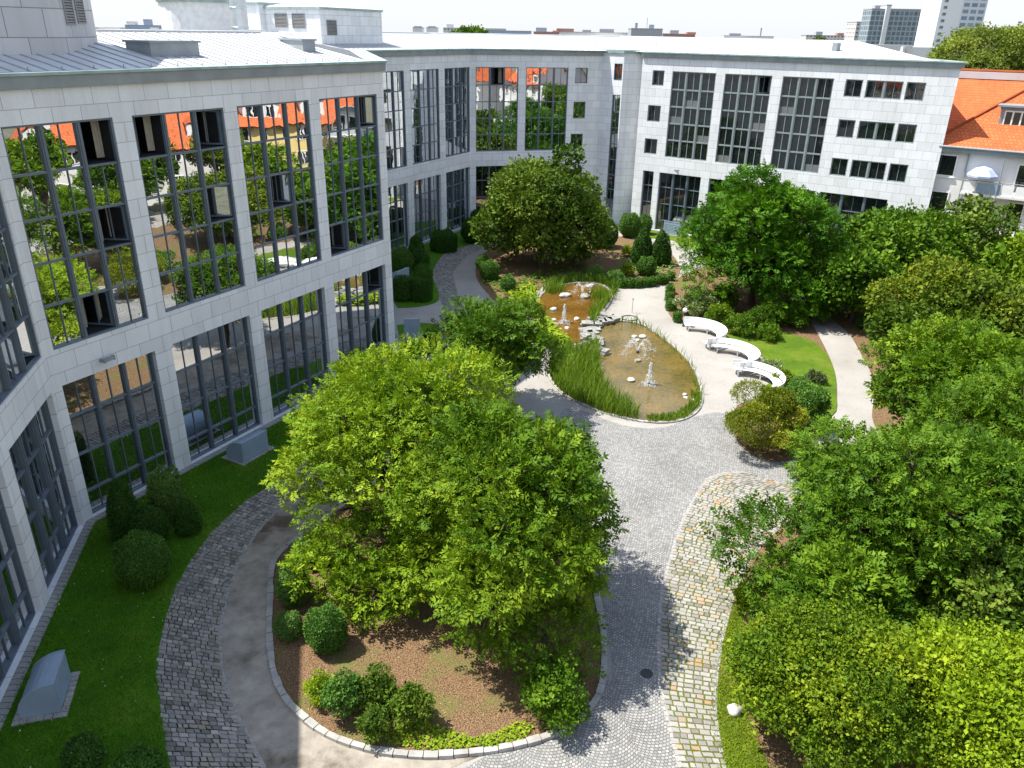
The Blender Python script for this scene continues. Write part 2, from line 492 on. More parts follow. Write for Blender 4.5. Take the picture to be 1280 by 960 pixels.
def window(F, s0, s1, z0, z1, nc, rows, parent, dep=0.2, opens=(), gl='glass', fr='frame', border=0.075, mull=0.175, rail=0.08,
           thin=0.036, fin=0.0, blind=(), label=None, split=True):
    """glazed bay: frame with main mullions, rails and thin glazing bars; panes, open sashes and rooms are sub-parts"""
    f = MB()
    b0 = -dep
    F.box(f, s0, s0 + border, z0, z1, b0, b0 + 0.15); F.box(f, s1 - border, s1, z0, z1, b0, b0 + 0.15)
    F.box(f, s0 + border, s1 - border, z0, z0 + border, b0, b0 + 0.155); F.box(f, s0 + border, s1 - border, z1 - border, z1, b0, b0 + 0.155)
    a, b, c, d = s0 + border, s1 - border, z0 + border, z1 - border
    cw = (b - a - (nc - 1) * mull) / nc
    tot = sum(rows); hz = d - c
    cols = [(a + k * (cw + mull), a + k * (cw + mull) + cw) for k in range(nc)]
    for k in range(nc - 1):
        x = cols[k][1]
        F.box(f, x, x + mull, c, d, b0, b0 + 0.13 + fin)
        F.box(f, x + mull * 0.32, x + mull * 0.68, c, d, b0 + 0.13 + fin, b0 + 0.165 + fin)
    zs = [c]
    for r in rows[::-1]: zs.append(zs[-1] + hz * r / tot)
    nr = len(rows)
    panes = MB(); openings = []; blinds = []
    for k, (x0, x1) in enumerate(cols):
        for r in range(nr):
            row = nr - 1 - r                    # 0 = top row
            za, zb = zs[r], zs[r + 1]
            if r: F.box(f, x0, x1, za - rail / 2, za + rail / 2, b0, b0 + 0.11)
            lo = za + (rail / 2 if r else 0); hi = zb - (rail / 2 if r < nr - 1 else 0)
            if (k, row) in opens:
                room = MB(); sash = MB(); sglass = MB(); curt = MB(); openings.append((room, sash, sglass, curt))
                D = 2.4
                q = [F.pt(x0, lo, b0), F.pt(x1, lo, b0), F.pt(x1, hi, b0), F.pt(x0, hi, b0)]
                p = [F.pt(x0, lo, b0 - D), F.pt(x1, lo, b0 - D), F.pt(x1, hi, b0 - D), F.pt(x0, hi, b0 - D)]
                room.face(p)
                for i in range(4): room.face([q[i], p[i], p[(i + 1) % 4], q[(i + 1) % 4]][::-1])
                ang = R(rw.uniform(48, 72)); w = (x1 - x0) * 0.94
                hinge_right = rw.random() < 0.6
                hs = x1 - 0.03 if hinge_right else x0 + 0.03
                sg = -1 if hinge_right else 1
                t3 = Vector((*F.t, 0)); n3 = Vector((*F.n, 0))
                ax = (t3 * sg * math.cos(ang) - n3 * math.sin(ang)).normalized()
                o = F.pt(hs, lo + 0.05, b0 + 0.01); hh = hi - lo - 0.1; nn = ax.cross(Vector((0, 0, 1)))
                th = nn * 0.05
                for u0, u1, v0, v1 in ((0, .07, 0, hh), (w - .07, w, 0, hh), (.07, w - .07, 0, .07), (.07, w - .07, hh - .07, hh), (w / 2 - .02, w / 2 + .02, .07, hh - .07)):
                    sash.box(o + ax * u0 + Vector((0, 0, v0)), ax * (u1 - u0), th, Vector((0, 0, v1 - v0)))
                sglass.face([o + ax * .06 + th * .5 + Vector((0, 0, .06)), o + ax * (w - .06) + th * .5 + Vector((0, 0, .06)),
                             o + ax * (w - .06) + th * .5 + Vector((0, 0, hh - .06)), o + ax * .06 + th * .5 + Vector((0, 0, hh - .06))])
                cs = x0 + (x1 - x0) * (0.12 if hinge_right else 0.72)
                for i in range(7):
                    q2 = [(cs + i * .055, -.55 - .05 * (i % 2)), (cs + (i + 1) * .055, -.55 - .05 * ((i + 1) % 2))]
                    curt.face([F.pt(u, zz, b0 + dd) for (u, dd), zz in ((q2[0], lo + .1), (q2[1], lo + .1), (q2[1], hi - .02), (q2[0], hi - .02))])
                continue
            j = [rw.uniform(-0.008, 0.008) for _ in range(3)]
            g0 = b0 + 0.035
            if split:
                xm = (x0 + x1) / 2
                F.box(f, xm - thin / 2, xm + thin / 2, lo, hi, b0, b0 + 0.075)
            panes.face([F.pt(x0, lo, g0 + j[0]), F.pt(x1, lo, g0 + j[1]), F.pt(x1, hi, g0 + j[1] + j[2]), F.pt(x0, hi, g0 + j[0] + j[2])])
            if (k, row) in blind:
                bl = MB(); blinds.append(bl)
                F.box(bl, x0 + .02, x1 - .02, lo + .01, lo + (hi - lo) * .42, g0 + .003, g0 + .012)
    w = f.build('window', M[fr], parent)
    if label: w['label'] = label
    if panes.f: panes.build('pane', M[gl], w)
    for room, sash, sglass, curt in openings:
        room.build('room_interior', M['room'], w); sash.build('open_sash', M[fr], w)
        sglass.build('sash_pane', M['glass'], w); curt.build('curtain', M['curtain'], w)
    for bl in blinds: bl.build('blind', M['blind'], w)
    return w

def miter(chain, i, d):
    """point of the chain's vertex i offset outwards (towards the courtyard) by d"""
    P = [Vector(p) for p in chain]
    def nrm(a, b):
        t = (b - a).normalized(); return Vector((t.y, -t.x))
    if i == 0: return P[0] + nrm(P[0], P[1]) * d
    if i == len(P) - 1: return P[-1] + nrm(P[-2], P[-1]) * d
    n1, n2 = nrm(P[i - 1], P[i]), nrm(P[i], P[i + 1])
    m = (n1 + n2).normalized()
    return P[i] + m * (d / max(m.dot(n1), 0.3))

def run(mb, chain, prof, mi=0):
    """a closed profile [(d, z)...] carried along the chain with mitred corners"""
    rings = []
    L = [0.0]
    for i in range(len(chain)):
        rings.append([(*miter(chain, i, d), z) for d, z in prof])
        if i: L.append(L[-1] + (Vector(chain[i]) - Vector(chain[i - 1])).length)
    n = len(prof)
    for i in range(len(chain) - 1):
        for k in range(n):
            k2 = (k + 1) % n
            mb.face([rings[i][k], rings[i + 1][k], rings[i + 1][k2], rings[i][k2]],
                    [(L[i], prof[k][1]), (L[i + 1], prof[k][1]), (L[i + 1], prof[k2][1]), (L[i], prof[k2][1])], mi)
    mb.face([Vector(p) for p in rings[0]][::-1], None, mi); mb.face([Vector(p) for p in rings[-1]], None, mi)

def seams(mb, quad, step=0.62):
    """raised standing seams on a roof plane; quad[0]->quad[1] is the eave"""
    q = [Vector(p) for p in quad]
    e = q[1] - q[0]; L = e.length; e = e / L
    nrm = e.cross(q[-1] - q[0]).normalized()
    if nrm.z < 0: nrm = -nrm
    up = nrm.cross(e)
    if up.z < 0: up = -up
    uv = [((p - q[0]).dot(e), (p - q[0]).dot(up)) for p in q]
    lo_s = min(u for u, v in uv); hi_s = max(u for u, v in uv)
    s = lo_s + 0.3
    while s < hi_s:
        vs = []
        for i in range(len(uv)):
            (u1, v1), (u2, v2) = uv[i], uv[(i + 1) % len(uv)]
            if (u1 - s) * (u2 - s) < 0: vs.append(v1 + (v2 - v1) * (s - u1) / (u2 - u1))
        if len(vs) == 2 and abs(vs[0] - vs[1]) > 0.15:
            va, vb = min(vs) + 0.03, max(vs) - 0.05
            o = q[0] + e * (s - 0.015) + up * va
            mb.box(o, e * 0.035, up * (vb - va), nrm * 0.035, 1)
        s += step

C01 = (-17.22, 26.71); P0 = (-13.15, 9.2); E1 = (-7.28, 45.34); EJ = (-12.3, 66.8)
C23 = (-4.57, 81.75); A0 = (8.45, 85.2); A1 = (10.4, 83.4); A2 = (10.9, 83.3); A3 = (12.6, 83.75)
B4 = (12.1, 82.59); E4 = (34.71, 66.53)
F0, F1, FE, F2, F3 = Facet(P0, C01), Facet(C01, E1), Facet(E1, EJ), Facet(EJ, C23), Facet(C23, A0)
FA, FB, FC = Facet(A0, A1), Facet(A1, A2), Facet(A2, A3)
F4 = Facet(B4, E4)
F4n = -F4.n
office = empty('office_building', (-12.3, 66.8, 0), 'large pale granite office building with mirror glazed bays, wrapped round the courtyard', 'building')
office_children_offset = Matrix.Translation((12.3, -66.8, 0))

UP = [1, 1, 1, 1, 1]
LO = [1.45, 1.75, 1.75, 1.0]
# --- F0, the angled wall at the left edge: bays measured back from the corner
op = []
for k in range(3):
    b = F0.L - 0.33 - k * 5.3; op.append((b - 4.5, b))
wall(F0, [(a, b, Z_UB, Z_UT, 0.3) for a, b in op] + [(a, b, 0.06, Z_LT, 0.42) for a, b in op], office)
for k, (a, b) in enumerate(op):
    window(F0, a, b, Z_UB, Z_UT, 3, UP, office, opens={(2, 4)} if k == 0 else ())
    window(F0, a, b, 0.06, Z_LT, 3, LO, office, dep=0.36, fin=0.03, mull=0.22)
# --- F1, the long wall in shade with four bays
f1b = [(0.33, 4.5), (5.33, 9.85), (10.6, 15.18), (15.92, 20.5)]
wall(F1, [(a, b, Z_UB, Z_UT, 0.3) for a, b in f1b] + [(a, b, 0.06, Z_LT, 0.42) for a, b in f1b], office)
f1open = [{(2, 0), (2, 2), (1, 4)}, {(0, 0), (2, 0), (2, 2)}, {(1, 2)}, {(2, 0), (0, 4)}]
for (a, b), o in zip(f1b, f1open):
    window(F1, a, b, Z_UB, Z_UT, 3, UP, office, opens=o)
for i, (a, b) in enumerate(f1b):
    window(F1, a, b, 0.06, Z_LT, 3, LO, office, dep=0.36, fin=0.03, mull=0.16, opens={(2, 0)} if i == 3 else ())
# --- end wall of the near wing, the recessed wall and the angled wall behind
wall(FE, [], office)
s2 = lambda px: px
f2r = F2.s_of((-9.7, 71.8))           # right edge of the half hidden bay
f2b = [(f2r - 4.55, f2r), (f2r + 0.86, f2r + 5.5), (f2r + 6.45, f2r + 11.0)]
wall(F2, [(a, b, Z_UB, Z_UT, 0.3) for a, b in f2b] + [(a, b, 0.06, Z_LT, 0.42) for a, b in f2b], office)
for a, b in f2b:
    window(F2, a, b, Z_UB, Z_UT, 3, UP, office)
    window(F2, a, b, 0.06, Z_LT, 3, LO, office, dep=0.36, fin=0.03, mull=0.16)
f3b = [(0.5, 4.8), (5.58, 9.95)]
f3s = [(10.68, 12.0, 13.88, 15.33), (10.64, 11.94, 10.5, 12.13), (10.5, 11.82, 7.4, 9.0)]
wall(F3, [(a, b, Z_UB, Z_UT, 0.3) for a, b in f3b] + [(a, b, 0.06, Z_LT, 0.42) for a, b in f3b] + f3s, office)
for i, (a, b) in enumerate(f3b):
    window(F3, a, b, Z_UB, Z_UT, 3, UP, office, opens={(1, 0)} if i == 0 else ())
    window(F3, a, b, 0.06, Z_LT, 3, LO, office, dep=0.36, fin=0.03, mull=0.16)
for a, b, c, d in f3s:
    window(F3, a, b, c, d, 1, [1], office, gl='glass_sky', border=0.07)
# --- the projecting stair tower
tw = FA.L
tz = [(14.3, 15.75), (11.3, 12.9), (9.75, 11.25), (8.15, 9.7), (6.6, 8.1), (4.9, 6.5), (3.3, 4.85), (1.75, 3.25), (0.06, 1.7)]
t_open = [(tw - 1.12, tw - 0.12, 14.25, 15.8), (tw - 1.12, tw - 0.12, 0.06, 12.9)]
tower = MB()
wall(FA, t_open, office, z1=16.75)
window(FA, tw - 1.12, tw - 0.12, 14.25, 15.8, 1, [1], office, gl='glass_dimmed', border=0.06)
window(FA, tw - 1.12, tw - 0.12, 0.06, 12.9, 1, [1.6, 1.6, 1.6, 1.6, 1.6, 1.5, 1.5, 2.0], office, gl='glass', border=0.06)
wall(FB, [], office, z1=16.75); wall(FC, [], office, z1=16.75)
tc = MB()
run(tc, [A0, A1, A2, A3], [(0.0, 16.75), (0.1, 16.75), (0.12, 17.02), (-0.6, 17.08), (-0.6, 16.75)])
tc.face([(*p, 17.06) for p in (A0, A1, A2, A3, (12.5, 87), (9, 87))][::1])
tc.build('tower_cap', M['patina'], office)
# --- F4, the sunlit wall
S = lambda v: 37.98 - v               # fitted coordinate -> distance from the wall's left end
f4big = [(S(34.7), S(30.3)), (S(29.43), S(25.03)), (S(24.08), S(19.68))]
f4l = [(1.2, 2.45, 13.95, 15.35), (1.0, 2.4, 10.6, 12.15), (0.95, 2.35, 7.5, 9.0)]
rows4 = [(13.92, 15.33), (10.6, 12.1), (7.38, 8.88)]
f4r = []
for i, (c, d) in enumerate(rows4):
    e = (0.0, 0.15, 0.42)[i] * 0
    f4r += [(S(18.7), S(17.3), c, d, 1), (S(17.0), S(14.15), c, d, 2), (S(13.9), S(12.45), c, d, 1)]
f4low = [(1.05, 2.25), (S(35.1), S(30.65)), (S(29.8), S(25.0)), (S(24.1), S(19.7)), (S(19.2), S(13.5))]
wall(F4, [(a, b, Z_UB, Z_UT, 0.3) for a, b in f4big] + [(*q[:4], 0.25) for q in f4l] + [(*q[:4], 0.25) for q in f4r]
     + [(a, b, 0.06, 5.85, 0.42) for a, b in f4low], office)
for i, (a, b) in enumerate(f4big):
    window(F4, a, b, Z_UB, Z_UT, 3, UP, office, gl='glass_dimmed', fr='frame_light', mull=0.26, rail=0.13, thin=0.06,
           blind={(2, 2), (0, 4)} if i == 1 else {(0, 2), (1, 1), (2, 3)} if i == 0 else {(2, 4), (0, 1)}, opens={(2, 0)} if i == 1 else ())
for q in f4l: window(F4, *q, 1, [1], office, gl='glass_dimmed', fr='frame_light', border=0.08)
for q in f4r: window(F4, *q[:4], q[4], [1], office, gl='glass_dimmed', fr='frame_light', border=0.08, mull=0.26)
for i, (a, b) in enumerate(f4low):
    window(F4, a, b, 0.06, 5.85, 1 if i == 0 else 3, LO, office, dep=0.36, fin=0.08, mull=0.24, gl='glass_dimmed', fr='frame' )
# end walls and back walls close the wings
DEP = 14.0
E4b = (E4[0] + DEP * 0.15, E4[1] + DEP * 0.989)
wall(Facet(E4, E4b), [], office)
bb = MB()
run(bb, [miter([B4, E4], 0, -0.0), miter([B4, E4], 0, -3.0)], [(0, 0), (0.02, 0), (0.02, Z_CO), (0, Z_CO)])
bb.build('wall', M['stone'], office)

# --- roofs: eave, ridge 7 m behind it, back eave 14 m behind
def roof_chain(chain, hip_a, hip_b, ridge_z=18.2, end_dir=None, end_be=None):
    mb = MB(); sm = MB()
    n = len(chain)
    ev = [Vector((*miter(chain, i, -0.12), Z_EV)) for i in range(n)]
    rg = [Vector((*miter(chain, i, -7.0), ridge_z)) for i in range(n)]
    be = [Vector((*miter(chain, i, -DEP), Z_EV)) for i in range(n)]
    if end_be: be[-1] = Vector((*end_be, Z_EV))
    if end_dir:
        rg[-1] = Vector((chain[-1][0] + end_dir[0] * 7, chain[-1][1] + end_dir[1] * 7, ridge_z)); be[-1] = Vector((chain[-1][0] + end_dir[0] * DEP, chain[-1][1] + end_dir[1] * DEP, Z_EV))
    if hip_a: rg[0] += (rg[1] - rg[0]).normalized() * hip_a
    if hip_b: rg[-1] += (rg[-2] - rg[-1]).normalized() * hip_b
    for i in range(n - 1):
        mb.face([ev[i], ev[i + 1], rg[i + 1], rg[i]]); seams(mb, [ev[i], ev[i + 1], rg[i + 1], rg[i]])
        mb.face([be[i + 1], be[i], rg[i], rg[i + 1]])
        mb.face([be[i], be[i + 1], be[i + 1] - Vector((0, 0, Z_EV)), be[i] - Vector((0, 0, Z_EV))])
        d = (rg[i + 1] - rg[i])
        mb.tube([rg[i] + Vector((0, 0, .03)), rg[i + 1] + Vector((0, 0, .03))], 0.07, 6)
    if hip_a: mb.face([be[0], ev[0], rg[0]]); mb.tube([ev[0], rg[0]], 0.06, 6)
    if hip_b: mb.face([ev[-1], be[-1], rg[-1]]); seams(mb, [ev[-1], be[-1], rg[-1]]); mb.tube([ev[-1], rg[-1]], 0.06, 6)
    return mb.build('roof', [M['roof'], M['seam']], office)
chA = [P0, C01, E1]
E1r = tuple(Vector(E1) - F1.t * 1.2); E4r = tuple(Vector(E4) - F4.t * 2.0)
B0 = tuple(Vector(EJ) - F2.t * 9.0)
K34 = (9.3, 84.6)
chB = [B0, C23, K34, E4r]
roof_chain([P0, C01, E1r], 0, 0.4, end_be=(EJ[0] - .8, EJ[1] - .5))
roof_chain(chB, 0, 5.5, end_dir=(0.3, 0.954))
fl = MB()
fl.face([(*p, Z_EV + .0) for p in (E4r, E4, E4b, Vector(E4r) + Vector((.3, .954)) * DEP)])
fl.build('roof_edge', M['roof'], office)
fl = MB()
fl.face([(*p, Z_EV + .0) for p in (E1r, E1, EJ, (EJ[0] - .8, EJ[1] - .5))])
fl.build('roof_edge', M['roof'], office)
cn = MB()
FASC = [(0.0, Z_CO), (0.16, Z_CO + 0.02), (0.2, Z_EV - 0.04), (-0.3, Z_EV - 0.01), (-0.3, Z_CO)]
run(cn, [P0, C01, E1, EJ, C23, A0], FASC)
run(cn, [B4, E4, E4b], FASC)
cn.build('cornice', M['fascia'], office)
gt = MB()
GUT = [(0.2, Z_EV - 0.07), (0.27, Z_EV - 0.05), (0.27, Z_EV + 0.05), (-0.14, Z_EV + 0.07), (-0.14, Z_EV + 0.02), (0.2, Z_EV + 0.01)]
run(gt, [P0, C01, E1, EJ, C23, A0], GUT)
run(gt, [B4, E4, E4b], GUT)
gt.build('gutter', M['patina'], office)
# flat edge strip beside the roof hip at both free ends
# --- roof structures
M['far_white_wall'] = plain('pale_penthouse_wall', (0.74, 0.75, 0.75), 0.8)
def louver(F, s0, s1, z0, z1, parent):
    mb = MB()
    for a, b, c, d in ((s0, s0 + .06, z0, z1), (s1 - .06, s1, z0, z1), (s0 + .06, s1 - .06, z0, z0 + .06), (s0 + .06, s1 - .06, z1 - .06, z1)):
        F.box(mb, a, b, c, d, 0.003, 0.05, 1)
    F.box(mb, s0 + .06, s1 - .06, z0 + .06, z1 - .06, 0.002, 0.006, 0)
    z = z0 + .09
    while z < z1 - .1:
        o = F.pt(s0 + .06, z, 0.045)
        mb.box(o, Vector((*F.t, 0)) * (s1 - s0 - .12), Vector((*(-F.n * 0.035), 0.05)), Vector((0, 0, 0.015)), 1)
        z += 0.1
    return mb.build('louver', [M['black_iron'], M['louver']], parent)

def block(chain, z0, z1, mat, parent, roof_in=None, roof_h=0.0, name='penthouse', rim='patina'):
    """closed polygon block, courtyard side listed left to right"""
    mb = MB(); n = len(chain)
    for i in range(n):
        F = Facet(chain[i], chain[(i + 1) % n])
        mb.face([F.pt(0, z0), F.pt(F.L, z0), F.pt(F.L, z1), F.pt(0, z1)], [(0, z0), (F.L, z0), (F.L, z1), (0, z1)])
    mb.face([(*p, z1) for p in chain])
    o = mb.build(name, M[mat], parent)
    c = sum((Vector(p) for p in chain), Vector((0, 0))) / n
    rb = MB()
    grow = [Vector(p) + (Vector(p) - c).normalized() * 0.15 for p in chain]
    for i in range(n):
        a, b = grow[i], grow[(i + 1) % n]
        rb.face([(*a, z1 - .02), (*b, z1 - .02), (*b, z1 + .14), (*a, z1 + .14)], None, 0)
        if roof_h:
            rb.face([(*a, z1 + .14), (*b, z1 + .14), (*c, z1 + .14 + roof_h)], None, 1)
    if not roof_h: rb.face([(*p, z1 + .14) for p in grow], None, 1)
    rb.build('penthouse_roof', [M[rim], M['roof']], o)
    return o
pa0 = Vector((-17.25, 32.6)); t1 = F1.t
pA = [tuple(pa0 - t1 * 9), tuple(pa0), (-17.75, 36.0), (-24.5, 36.5), (-26, 27)]
ph = block(pA, 17.2, 22.6, 'stone_big', office)
FL = Facet(pA[1], pA[2])
louver(FL, 0.25, 1.2, 18.45, 19.85, ph); louver(FL, 1.5, 2.4, 18.5, 19.85, ph)
pc0 = Vector((-15.3, 66.5)); t2 = F2.t; i2 = -F2.n
pC = [tuple(pc0 + i2 * 5.6), tuple(pc0), tuple(pc0 + t2 * 7.9), tuple(pc0 + t2 * 7.9 + i2 * 5.6)]
ph = block(pC, 17.0, 19.85, 'stone', office, None, 0.8)
FCL, FCR = Facet(pC[0], pC[1]), Facet(pC[1], pC[2])
louver(FCL, 1.0, 2.3, 18.5, 19.5, ph); louver(FCL, 2.8, 4.1, 18.45, 19.5, ph); louver(FCR, 0.7, 1.9, 18.0, 19.1, ph)
pD0 = pc0 + i2 * 5.6 - t2 * 0.6
ph = block([tuple(pD0 + i2 * 7), tuple(pD0), tuple(pD0 + t2 * 8), tuple(pD0 + t2 * 8 + i2 * 7)], 17.0, 20.15, 'stone', office, None, 1.5)
dr = MB(); dcx = (-22.62, 62.0, 18.1)
dr.lathe((dcx[0], dcx[1], 0), [(2.9, 16.9), (2.9, 20.0)], 28)
ph = dr.build('penthouse', M['far_white_wall'], office)
dr = MB(); dr.lathe((dcx[0], dcx[1], 0), [(3.02, 19.98), (3.08, 20.22), (0.1, 20.35)], 28); dr.build('penthouse_roof', M['patina'], ph)
chx = (-18.78, 58.0, 18.17)
cm = MB(); cm.lathe((chx[0], chx[1], 0), [(0.55, 17.2), (0.55, 22.0), (0.62, 22.05), (0.62, 22.3), (0.4, 22.3)], 20)
for z in (18.4, 19.6, 20.8): cm.lathe((chx[0], chx[1], 0), [(0.56, z), (0.585, z + .02), (0.585, z + .08), (0.56, z + .1)], 20)
cm.build('flue', M['steel'], office)
def hatch(p, w, d, h, rz):
    mb = MB(); c = Vector(p)
    mb.cbox(c + Vector((0, 0, h / 2 - .3)), (w, d, h + .6), rz, 0)
    mb.cbox(c + Vector((0, 0, h + .03)), (w + .16, d + .16, .08), rz, 1)
    mb.build('roof_hatch', [M['fascia'], M['zinc_dark']], office)
az1 = math.atan2(F1.t.y, F1.t.x)
hatch((-15.23, 36.5, 17.42), 2.5, 1.5, 0.42, az1); hatch((-11.65, 45.0, 17.56), 2.6, 0.7, 0.35, az1 + 1.2)
# small snow guards above the gutter, lightning rods
for F in (F1,):
    mb = MB()
    s = 0.6
    while s < F.L - .3:
        F.box(mb, s, s + .03, Z_EV + .06, Z_EV + .2, -0.3, -0.28); s += 1.24
    mb.build('snow_guard', M['fascia'], office)
for nm, F, s, z in (('camera', F1, F1.s_of((-16.26, 28.52)), 6.4), ('camera', F4, 4.75, 6.2)):
    mb = MB()
    F.box(mb, s - .05, s + .05, z - .06, z + .06, 0.002, 0.3)
    F.box(mb, s - .12, s + .3, z + .02, z + .16, 0.3, 0.44)
    F.box(mb, s + .3, s + .34, z + .0, z + .18, 0.28, 0.46)
    mb.build('security_camera', M['fascia'], office)
dr2 = MB(); FC.box(dr2, .3, .45, 1.0, 1.2, 0.003, .1); dr2.build('wall_lamp', M['white'], office)
rod = MB()
for F, s, d in ((F3, 12.9, -.5), (F4, .6, -1.5), (F3, 13.2, -4)):
    q = F.pt(s, Z_EV, d); rod.tube([q, q + Vector((0, 0, 1.0))], 0.025, 6)
rod.build('lightning_rod', M['zinc_dark'], office)
pcp = (27.84, 75.0, 17.24)
mb = MB(); mb.cbox((pcp[0], pcp[1], 17.75), (.5, .5, .7), .6); mb.build('roof_vent', M['zinc_dark'], office)
for ch in list(office.children):      # parts are modelled in place, keep them there
    ch.matrix_parent_inverse = office_children_offset
# pale strip of setts along the foot of the walls
M['setts_apron'] = stone_panels('apron_setts', (0.34, 0.335, 0.31), 0.24, 0.12, 0.02)
ap = MB()
run(ap, [P0, C01, E1], [(0.0, 0.0), (0.36, 0.0), (0.36, 0.05), (0.0, 0.05)])
run(ap, [E1, EJ, C23, A0], [(0.0, 0.0), (0.5, 0.0), (0.5, 0.06), (0.0, 0.06)])
run(ap, [B4, E4], [(0.0, 0.0), (0.4, 0.0), (0.4, 0.06), (0.0, 0.06)])
apron = ap.build('paved_strip', M['setts_apron']); apron['kind'] = 'structure'

# ================================================================== GROUND
def ground_mat():
    t = NT('courtyard_ground')
    n1 = t.noise(t.world(), 0.25, 5); n2 = t.noise(t.world(), 9, 4); n3 = t.noise(t.world(), 60, 2)
    c = t.ramp(n1, [(0.3, (0.29, 0.275, 0.25)), (0.7, (0.37, 0.355, 0.325))])
    c = t.mix(0.5, c, t.ramp(n2, [(0.3, (0.72, 0.7, 0.66)), (0.7, (1.05, 1.05, 1.05))]), 'MULTIPLY')
    c = t.mix(0.5, c, t.ramp(n3, [(0.3, (0.7, 0.7, 0.7)), (0.7, (1.1, 1.1, 1.1))]), 'MULTIPLY')
    n4 = t.noise(t.world(), 0.8, 6, 0.7); n5 = t.noise(t.world(), 16, 4, 0.7)      # drifts of dry leaves, trodden marks
    st = t.math('MULTIPLY', t.ramp(n4, [(0.53, (0, 0, 0)), (0.68, (1, 1, 1))]), t.ramp(n5, [(0.48, (0, 0, 0)), (0.56, (0.75, 0.75, 0.75))]))
    c = t.mix(st, c, (0.19, 0.14, 0.09))
    t.bump(n3, 0.3, 0.01)
    return t.base(c, 0.9, 0.2)
def gravel_mat():
    t = NT('worn_gravel')
    n1 = t.noise(t.world(), 0.35, 6, 0.65); n2 = t.noise(t.world(), 2.2, 5); n3 = t.noise(t.world(), 70, 2)
    c = t.ramp(n1, [(0.36, (0.12, 0.095, 0.068)), (0.47, (0.30, 0.27, 0.23)), (0.7, (0.42, 0.385, 0.33))])
    c = t.mix(0.6, c, t.ramp(n2, [(0.34, (0.6, 0.58, 0.52)), (0.6, (1.05, 1.04, 1.0))]), 'MULTIPLY')
    c = t.mix(0.5, c, t.ramp(n3, [(0.3, (0.7, 0.7, 0.7)), (0.7, (1.1, 1.1, 1.1))]), 'MULTIPLY')
    t.bump(n3, 0.3, 0.01)
    return t.base(c, 0.92, 0.2)
def mulch_mat():
    t = NT('bark_mulch')
    n1 = t.noise(t.world(), 0.7, 5); n2 = t.noise(t.world(), 26, 4, 0.7)
    v = t.n("ShaderNodeTexVoronoi"); v.inputs['Scale'].default_value = 24; t.l(t.world(), v.inputs['Vector'])
    c = t.ramp(v.outputs['Distance'], [(0.1, (0.34, 0.225, 0.125)), (0.45, (0.19, 0.122, 0.066)), (0.8, (0.08, 0.052, 0.031))])
    c = t.mix(0.7, c, t.ramp(n2, [(0.3, (0.55, 0.5, 0.48)), (0.7, (1.25, 1.2, 1.15))]), 'MULTIPLY')
    c = t.mix(t.ramp(n1, [(0.5, (0, 0, 0)), (0.7, (0.65, 0.65, 0.65))]), c, (0.11, 0.145, 0.03))
    t.bump(n2, 0.8, 0.04)
    return t.base(c, 0.95, 0.15)
def lawn_mat(name, a, b, d):
    t = NT(name)
    n1 = t.noise(t.world(), 0.55, 5); n2 = t.noise(t.world(), 30, 3); n3 = t.noise(t.world(), 3.0, 4)
    c = t.ramp(n1, [(0.3, a), (0.55, b), (0.78, d)])
    c = t.mix(0.5, c, t.ramp(n3, [(0.3, (0.68, 0.7, 0.65)), (0.7, (1.15, 1.1, 1.0))]), 'MULTIPLY')
    c = t.mix(0.7, c, t.ramp(n2, [(0.3, (0.55, 0.58, 0.5)), (0.7, (1.3, 1.25, 1.2))]), 'MULTIPLY')
    t.bump(n2, 0.9, 0.05)
    return t.base(c, 0.9, 0.15)
def water_mat(name, cols):
    t = NT(name)
    n1 = t.noise(t.world(), 0.45, 5, 0.6); n2 = t.noise(t.world(), 5, 5, 0.65); n3 = t.noise(t.world(), 11, 3)
    c = t.ramp(n1, [(0.3, cols[0]), (0.5, cols[1]), (0.7, cols[2])])
    c = t.mix(0.75, c, t.ramp(n2, [(0.32, (0.6, 0.55, 0.45)), (0.68, (1.25, 1.2, 1.0))]), 'MULTIPLY')
    t.bump(n3, 0.06, 0.05)
    return t.base(c, 0.06, 0.5)
M['ground'] = ground_mat(); M['gravel'] = gravel_mat(); M['mulch'] = mulch_mat()
M['lawn'] = lawn_mat('lawn', (0.045, 0.14, 0.006), (0.075, 0.20, 0.008), (0.15, 0.22, 0.02))
M['lawn_sun'] = lawn_mat('lawn_bright', (0.06, 0.125, 0.008), (0.10, 0.17, 0.010), (0.17, 0.18, 0.035))
M['edge'] = plain('edging_setts', (0.30, 0.29, 0.27), 0.85, 0.2, 0.0, 0.3, 6.0)
M['verge'] = lawn_mat('worn_verge', (0.07, 0.13, 0.012), (0.13, 0.16, 0.02), (0.26, 0.18, 0.09))
M['far_ground'] = lawn_mat('town_ground', (0.09, 0.11, 0.06), (0.14, 0.14, 0.11), (0.2, 0.19, 0.16))
M['setts_small'] = setts('small_setts', 0.115, 0.105, 0.011, [(0.23, 0.23, 0.226), (0.29, 0.29, 0.283), (0.35, 0.342, 0.33), (0.25, 0.25, 0.246), (0.38, 0.372, 0.356)],
                         [(0.10, 0.10, 0.09), (0.15, 0.15, 0.13)], uv=False, fan=True, warp=0.01)
M['setts_moss'] = setts('mossy_setts', 0.27, 0.205, 0.036, [(0.33, 0.31, 0.285), (0.42, 0.40, 0.38), (0.47, 0.455, 0.44), (0.37, 0.355, 0.34), (0.46, 0.445, 0.43), (0.46, 0.31, 0.19), (0.41, 0.40, 0.385), (0.36, 0.36, 0.355), (0.44, 0.39, 0.34), (0.48, 0.47, 0.455)],
                        [(0.085, 0.125, 0.018), (0.16, 0.15, 0.04)])
